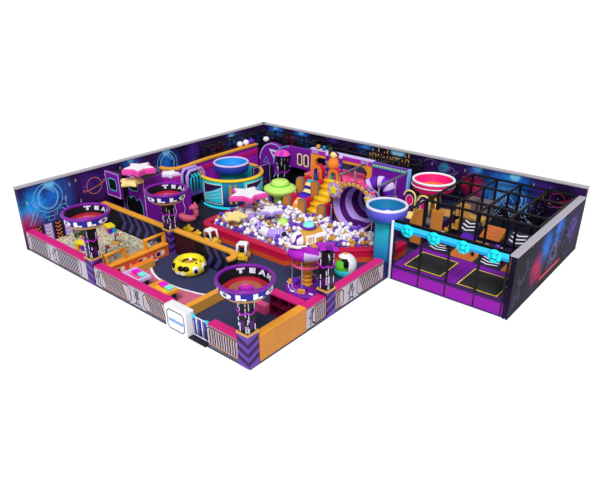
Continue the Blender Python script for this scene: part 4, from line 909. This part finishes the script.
m = MB(); m.prism([(-.3, .4), (.22, .4), (.22, 1.92), (.0, 1.84), (-.2, 1.64), (-.3, 1.3)], -.05, .05, 'wood_orange', 'xz'); m.build('board', t, bevel=.02)
m = MB(); m.tube([(-.32, -.04, .4), (-.32, -.04, 1.3), (-.21, -.04, 1.67), (-.0, -.04, 1.88)], .035, 'gold', 8); m.build('edge_piping', t)
t = MB(); t.box(-.24, .24, -.05, .05, .5, 1.9, 'wood_orange'); t = t.build('orange_board', bevel=.02, loc=(13.1, 9.95, 0)); tag(t, 'square orange wooden board right of the rounded one behind the cyan beam', 'board')
t = MB(); t.box(-.3, .3, -.05, .05, .9, 1.5, 'tan'); t = t.build('yellow_pad', bevel=.02, loc=(13.1, 12.3, 0)); tag(t, 'flat yellow wall pad behind the swing', 'pad')

t = thing('trampoline_platform', 'purple padded platform carrying the two front trampolines', 'platform', (14.9, 8.3, 0))
m = MB(); m.box(-2.1, 2.1, -1.03, 1.05, 0, .5, 'deck_purple', 'purple'); m.build('body', t)
m = MB(); m.box(-2.1, 2.1, -1.05, -.95, .46, .53, 'dark_purple'); m.build('front_lip', t)
m = MB(); m.box(-.03, .03, -.95, 1.05, .5, .515, 'deck_purple'); m.build('seam', t)
def tramp(label, x, y, w, d):
    t = thing('trampoline', label, 'trampoline', (x, y, .5)); m = MB(); m.box(-w, w, -d, d, .0, .02, 'mat_gray'); m.build('bed', t)
    m = MB(); m.rib(PZ(.022), [(-w + .03, -d + .03), (w - .03, -d + .03), (w - .03, d - .03), (-w + .03, d - .03)], .06, 'lemon', True); m.build('border', t, recalc=False)
tramp('left black trampoline with yellow border below the cyan beam', 13.88, 8.27, .74, .72)
tramp('right black trampoline with yellow border beside the right wall', 15.98, 8.18, .72, .74)
t = thing('cyan_beam', 'long cyan padded beam with target rings over the trampoline front', 'beam', (14.9, 7.28, 1.97))
m = MB(); m.box(-2.06, 2.06, -.09, .09, 0, .27, 'sky_blue', 'beam_blue'); m.box(-2.06, 2.06, -.1, .1, .1, .27, 'beam_blue'); m.build('body', t)
for x in (13.38, 14.4, 15.45, 16.5):
    m = MB(); m.lathe([(.11, -.16), (.21, -.16), (.23, -.13), (.23, -.1), (.001, -.1)], 'target_cyan', (x - 14.9, 0, .08), 28, 'y'); b = m.build('target', t)
    m = MB(); m.lathe([(.001, -.17), (.08, -.165), (.1, -.12)], 'target_cyan', (x - 14.9, 0, .08), 20, 'y'); m.build('bullseye', b)
    m = MB()
    for a in range(45, 400, 90): m.rib(lambda s, q: (x - 14.9 + s, -.166, .08 + q), [(.1 * math.cos(R(a)), .1 * math.sin(R(a))), (.22 * math.cos(R(a)), .22 * math.sin(R(a)))], .03, 'deep_teal')
    m.build('marks', b, recalc=False)
t = MB(); t.tube([(0, 0, 0), (0, 0, 2.3)], .05, 'art_white', 8); t = t.build('white_post', loc=(12.78, 7.2, 0)); tag(t, 'slim white post at the left end of the cyan beam', 'post')
# wall trampolines: a sloped mat with printed chevrons
def slope(label, x, y, z, w, c, ink, depth=.75, rise=.42):
    t = thing('sloped_mat', label, 'sloped mat', (x, y, z), group='sloped chevron mats of the trampoline court')
    m = MB(); m.prism([(-.0, -.02), (depth, -.02), (depth, rise), (.0, .0)], -w, w, c, 'yz'); m.build('wedge', t)
    P = lambda s, q: (s, q, q * rise / depth + .008); m = MB()
    for k in range(3):
        q = .12 + k * .19; m.rib(P, [(-w * .7, q + .12), (-w * .08, q), (w * .7, q + .1)], .06, ink)
    m.build('chevrons', t, recalc=False)
def court(label, x0, x1, y0, y1, z, c):
    t = MB(); t.box(x0, x1, y0, y1, 0, z, c); t = t.build('court_base'); return tag(t, label, 'base')
court('dark purple base block under the first row of chevron mats', 12.72, 17.0, 9.4, 11.5, .48, 'dark_purple')
court('dark base block under the rear mats against the back wall', 12.8, 17.0, 11.55, 14.05, .56, 'floor_black')
for i, x in enumerate((13.42, 14.44, 15.46, 16.48)):
    c = 'navy_mat' if i % 2 == 0 else 'mat_orange'; ink = 'white' if i % 2 == 0 else 'rust'
    slope(('leftmost navy mat with white chevrons just behind the front trampolines', 'left orange mat with red chevrons just behind the front trampolines', 'navy mat with white chevrons behind the right front trampoline', 'orange mat with red chevrons by the right wall behind the trampoline')[i], x, 9.42, .5, .49, c, ink, .9, .06)
for i, x in enumerate((13.6, 14.62, 15.62, 16.6)):
    c = 'navy_mat' if i % 2 == 0 else 'mat_orange'; ink = 'white' if i % 2 == 0 else 'rust'
    slope(('navy chevron mat of the rear row seen above the cyan beam', 'orange chevron mat of the rear row in the middle of the cage', 'navy chevron mat of the rear row towards the right wall', 'orange chevron mat of the rear row touching the right wall')[i], x, 11.58, .58, .41 if i < 3 else .3, c, ink, .7, .3)
t = thing('gray_climber', 'grey upholstered climbing blocks below the blue mural', 'climber', (13.4, 13.25, .56))
for x in (-.35, .25): m = MB(); m.box(x - .26, x + .26, -.2, .3, 0, .9, 'plush_gray'); m.build('block', t, bevel=.04)
m = MB(); m.box(-.6, .5, -.6, -.2, 0, .3, 'tan'); m.build('step', t, bevel=.03)
m = MB()
for x in (-.35, .25): m.rib(PY(-.2, x0=x), rrect(-.16, .16, .2, .75, .05), .03, 'art_dim', True)
m.build('piping', t, recalc=False)
t = thing('yellow_swing', 'yellow bucket swing hanging behind the orange boards', 'swing', (13.4, 10.95, .95))
m = MB(); m.box(-.2, .2, -.18, .18, 0, .1, 'gold'); m.box(.08, .2, -.18, .18, .1, .4, 'gold'); m.build('seat', t, bevel=.03)
for x in (-.17, .17): m = MB(); m.tube([(x, 0, .1), (x * .6, 0, 1.25)], .015, 'steel_black', 6); m.build('rope', t)
for (x, y, z, c, l) in ((13.0, 10.75, .65, 'white', 'white ball by the foot of the orange board'), (13.22, 10.62, .65, 'white', 'white ball just right of the one at the orange board'), (13.12, 10.85, .82, 'gold', 'golden ball piled on the two white balls by the orange board'),
        (15.0, 10.6, .65, 'white', 'left white ball lying above the cyan beam in the cage'), (15.5, 10.75, .65, 'white', 'right white ball lying above the cyan beam in the cage'), (15.25, 10.9, .65, 'lilac_ball', 'purple ball between two white balls in the cage')):
    m = MB(); m.ball((0, 0, 0), .11, c); tag(m.build('loose_ball', loc=(x, y, z)), l, 'ball')
for (x, y, c, l, w) in ((13.9, 10.65, 'red', 'red foam wedge on the violet court base', .3), (14.55, 10.8, 'orange', 'long orange foam wedge on the violet court base', .32), (15.95, 10.6, 'rust', 'red-orange foam wedge near the right wall', .28), (16.55, 10.7, 'yellow', 'yellow foam wedge touching the right wall', .2), (13.9, 11.25, 'violet', 'violet foam wedge behind the red one', .3)):
    m = MB(); m.prism([(-.2, 0), (.2, 0), (.2, .16), (-.2, .06)], -w, w, c, 'yz'); tag(m.build('foam_wedge', bevel=.01, loc=(x, y, .49)), l, 'wedge')

# ------------------------------------------------------------------ sand toys
def sand_table(label, x, y, rz):
    t = thing('sand_table', label, 'sand toy', (x, y, .05), R(rz)); t.scale = (.75, .75, .8); m = MB(); m.box(-.3, .3, -.22, .22, .3, .42, 'lemon'); m.build('top', t, bevel=.02)
    for a, b, c in ((-.18, -.12, 'orange'), (.18, -.12, 'violet'), (.18, .12, 'sky_blue'), (-.18, .12, 'green')): m = MB(); m.box(a - .1, a + .1, b - .09, b + .09, 0, .3, c); m.build('leg', t, bevel=.01)
sand_table('yellow sand table with coloured legs near the front barrier', 1.95, 1.35, 20); sand_table('yellow sand table with coloured legs near the chevron wall', 1.3, 3.1, -10)
for x, y, l in ((.75, 1.95, 'small green bush in the sand near the mural wall'), (4.35, 3.15, 'small green bush in the sand by the fence corner')):
    t = thing('toy_bush', l, 'bush', (x, y, .05)); rr = random.Random(5); m = MB()
    for k in range(9): m.ball((rr.uniform(-.2, .2), rr.uniform(-.15, .15), .1 + rr.uniform(0, .18)), .1, 'dark_green' if k % 2 else 'plush_gray', 8, 6)
    m.build('foliage', t); m = MB(); m.lathe([(.16, 0), (.12, .08), (.001, .08)], 'tan', seg=10); m.build('mound', t)
for x, y, l in ((2.5, 2.56, 'small digger toy in the middle of the sand'), (3.28, 1.61, 'small digger toy in the sand near the left bowl tower')):
    t = thing('sand_digger', l, 'sand toy', (x, y, .05)); m = MB(); m.lathe([(.2, 0), (.18, .07), (.001, .1)], 'tan', seg=14); m.build('base', t)
    m = MB(); m.tube([(0, 0, .08), (0, 0, .4), (.14, 0, .5)], .035, 'sky_blue', 8); m.build('arm', t); m = MB(); m.box(.1, .22, -.06, .06, .38, .48, 'rust'); m.build('bucket', t, bevel=.01)

# ------------------------------------------------------------------ light, world, camera
w = bpy.data.worlds.new('World'); SC.world = w; w.use_nodes = True; nt = w.node_tree; bg = nt.nodes['Background']
tc = nt.nodes.new('ShaderNodeTexCoord'); sp = nt.nodes.new('ShaderNodeSeparateXYZ'); nt.links.new(tc.outputs['Generated'], sp.inputs[0])
mr = nt.nodes.new('ShaderNodeMapRange'); mr.inputs[1].default_value = -.03; mr.inputs[2].default_value = .1; mr.inputs[3].default_value = 1.05; mr.inputs[4].default_value = .42; nt.links.new(sp.outputs[2], mr.inputs[0])
nt.links.new(mr.outputs[0], bg.inputs['Strength']); bg.inputs['Color'].default_value = (1, 1, 1, 1)
sl = bpy.data.lights.new('Sun', 'SUN'); sl.energy = 2.7; sl.angle = R(25); so = bpy.data.objects.new('sun_light', sl); COL.objects.link(so); so.rotation_euler = (R(31), R(27), 0); so.location = (8, 5, 20)

cd = bpy.data.cameras.new('Camera'); co = bpy.data.objects.new('camera', cd); COL.objects.link(co)
cd.sensor_fit = 'HORIZONTAL'; cd.sensor_width = 36; cd.lens = 584.846 / 591 * 36; cd.clip_end = 200
co.location = camp; yaw, pit, roll = 2.271581, .442866, -.003740
fw = Vector((math.cos(yaw) * math.cos(pit), math.sin(yaw) * math.cos(pit), -math.sin(pit))); rt = Vector((math.sin(yaw), -math.cos(yaw), 0)); up = rt.cross(fw)
r2 = math.cos(roll) * rt + math.sin(roll) * up; u2 = -math.sin(roll) * rt + math.cos(roll) * up
Mx = Matrix((r2, u2, -fw)).transposed().to_4x4(); Mx.translation = camp; co.matrix_world = Mx
SC.camera = co
vsx = SC.view_settings; vsx.view_transform = 'Standard'; vsx.look = 'None'; vsx.gamma = 1; vsx.use_curve_mapping = False; vsx.exposure = 0.0
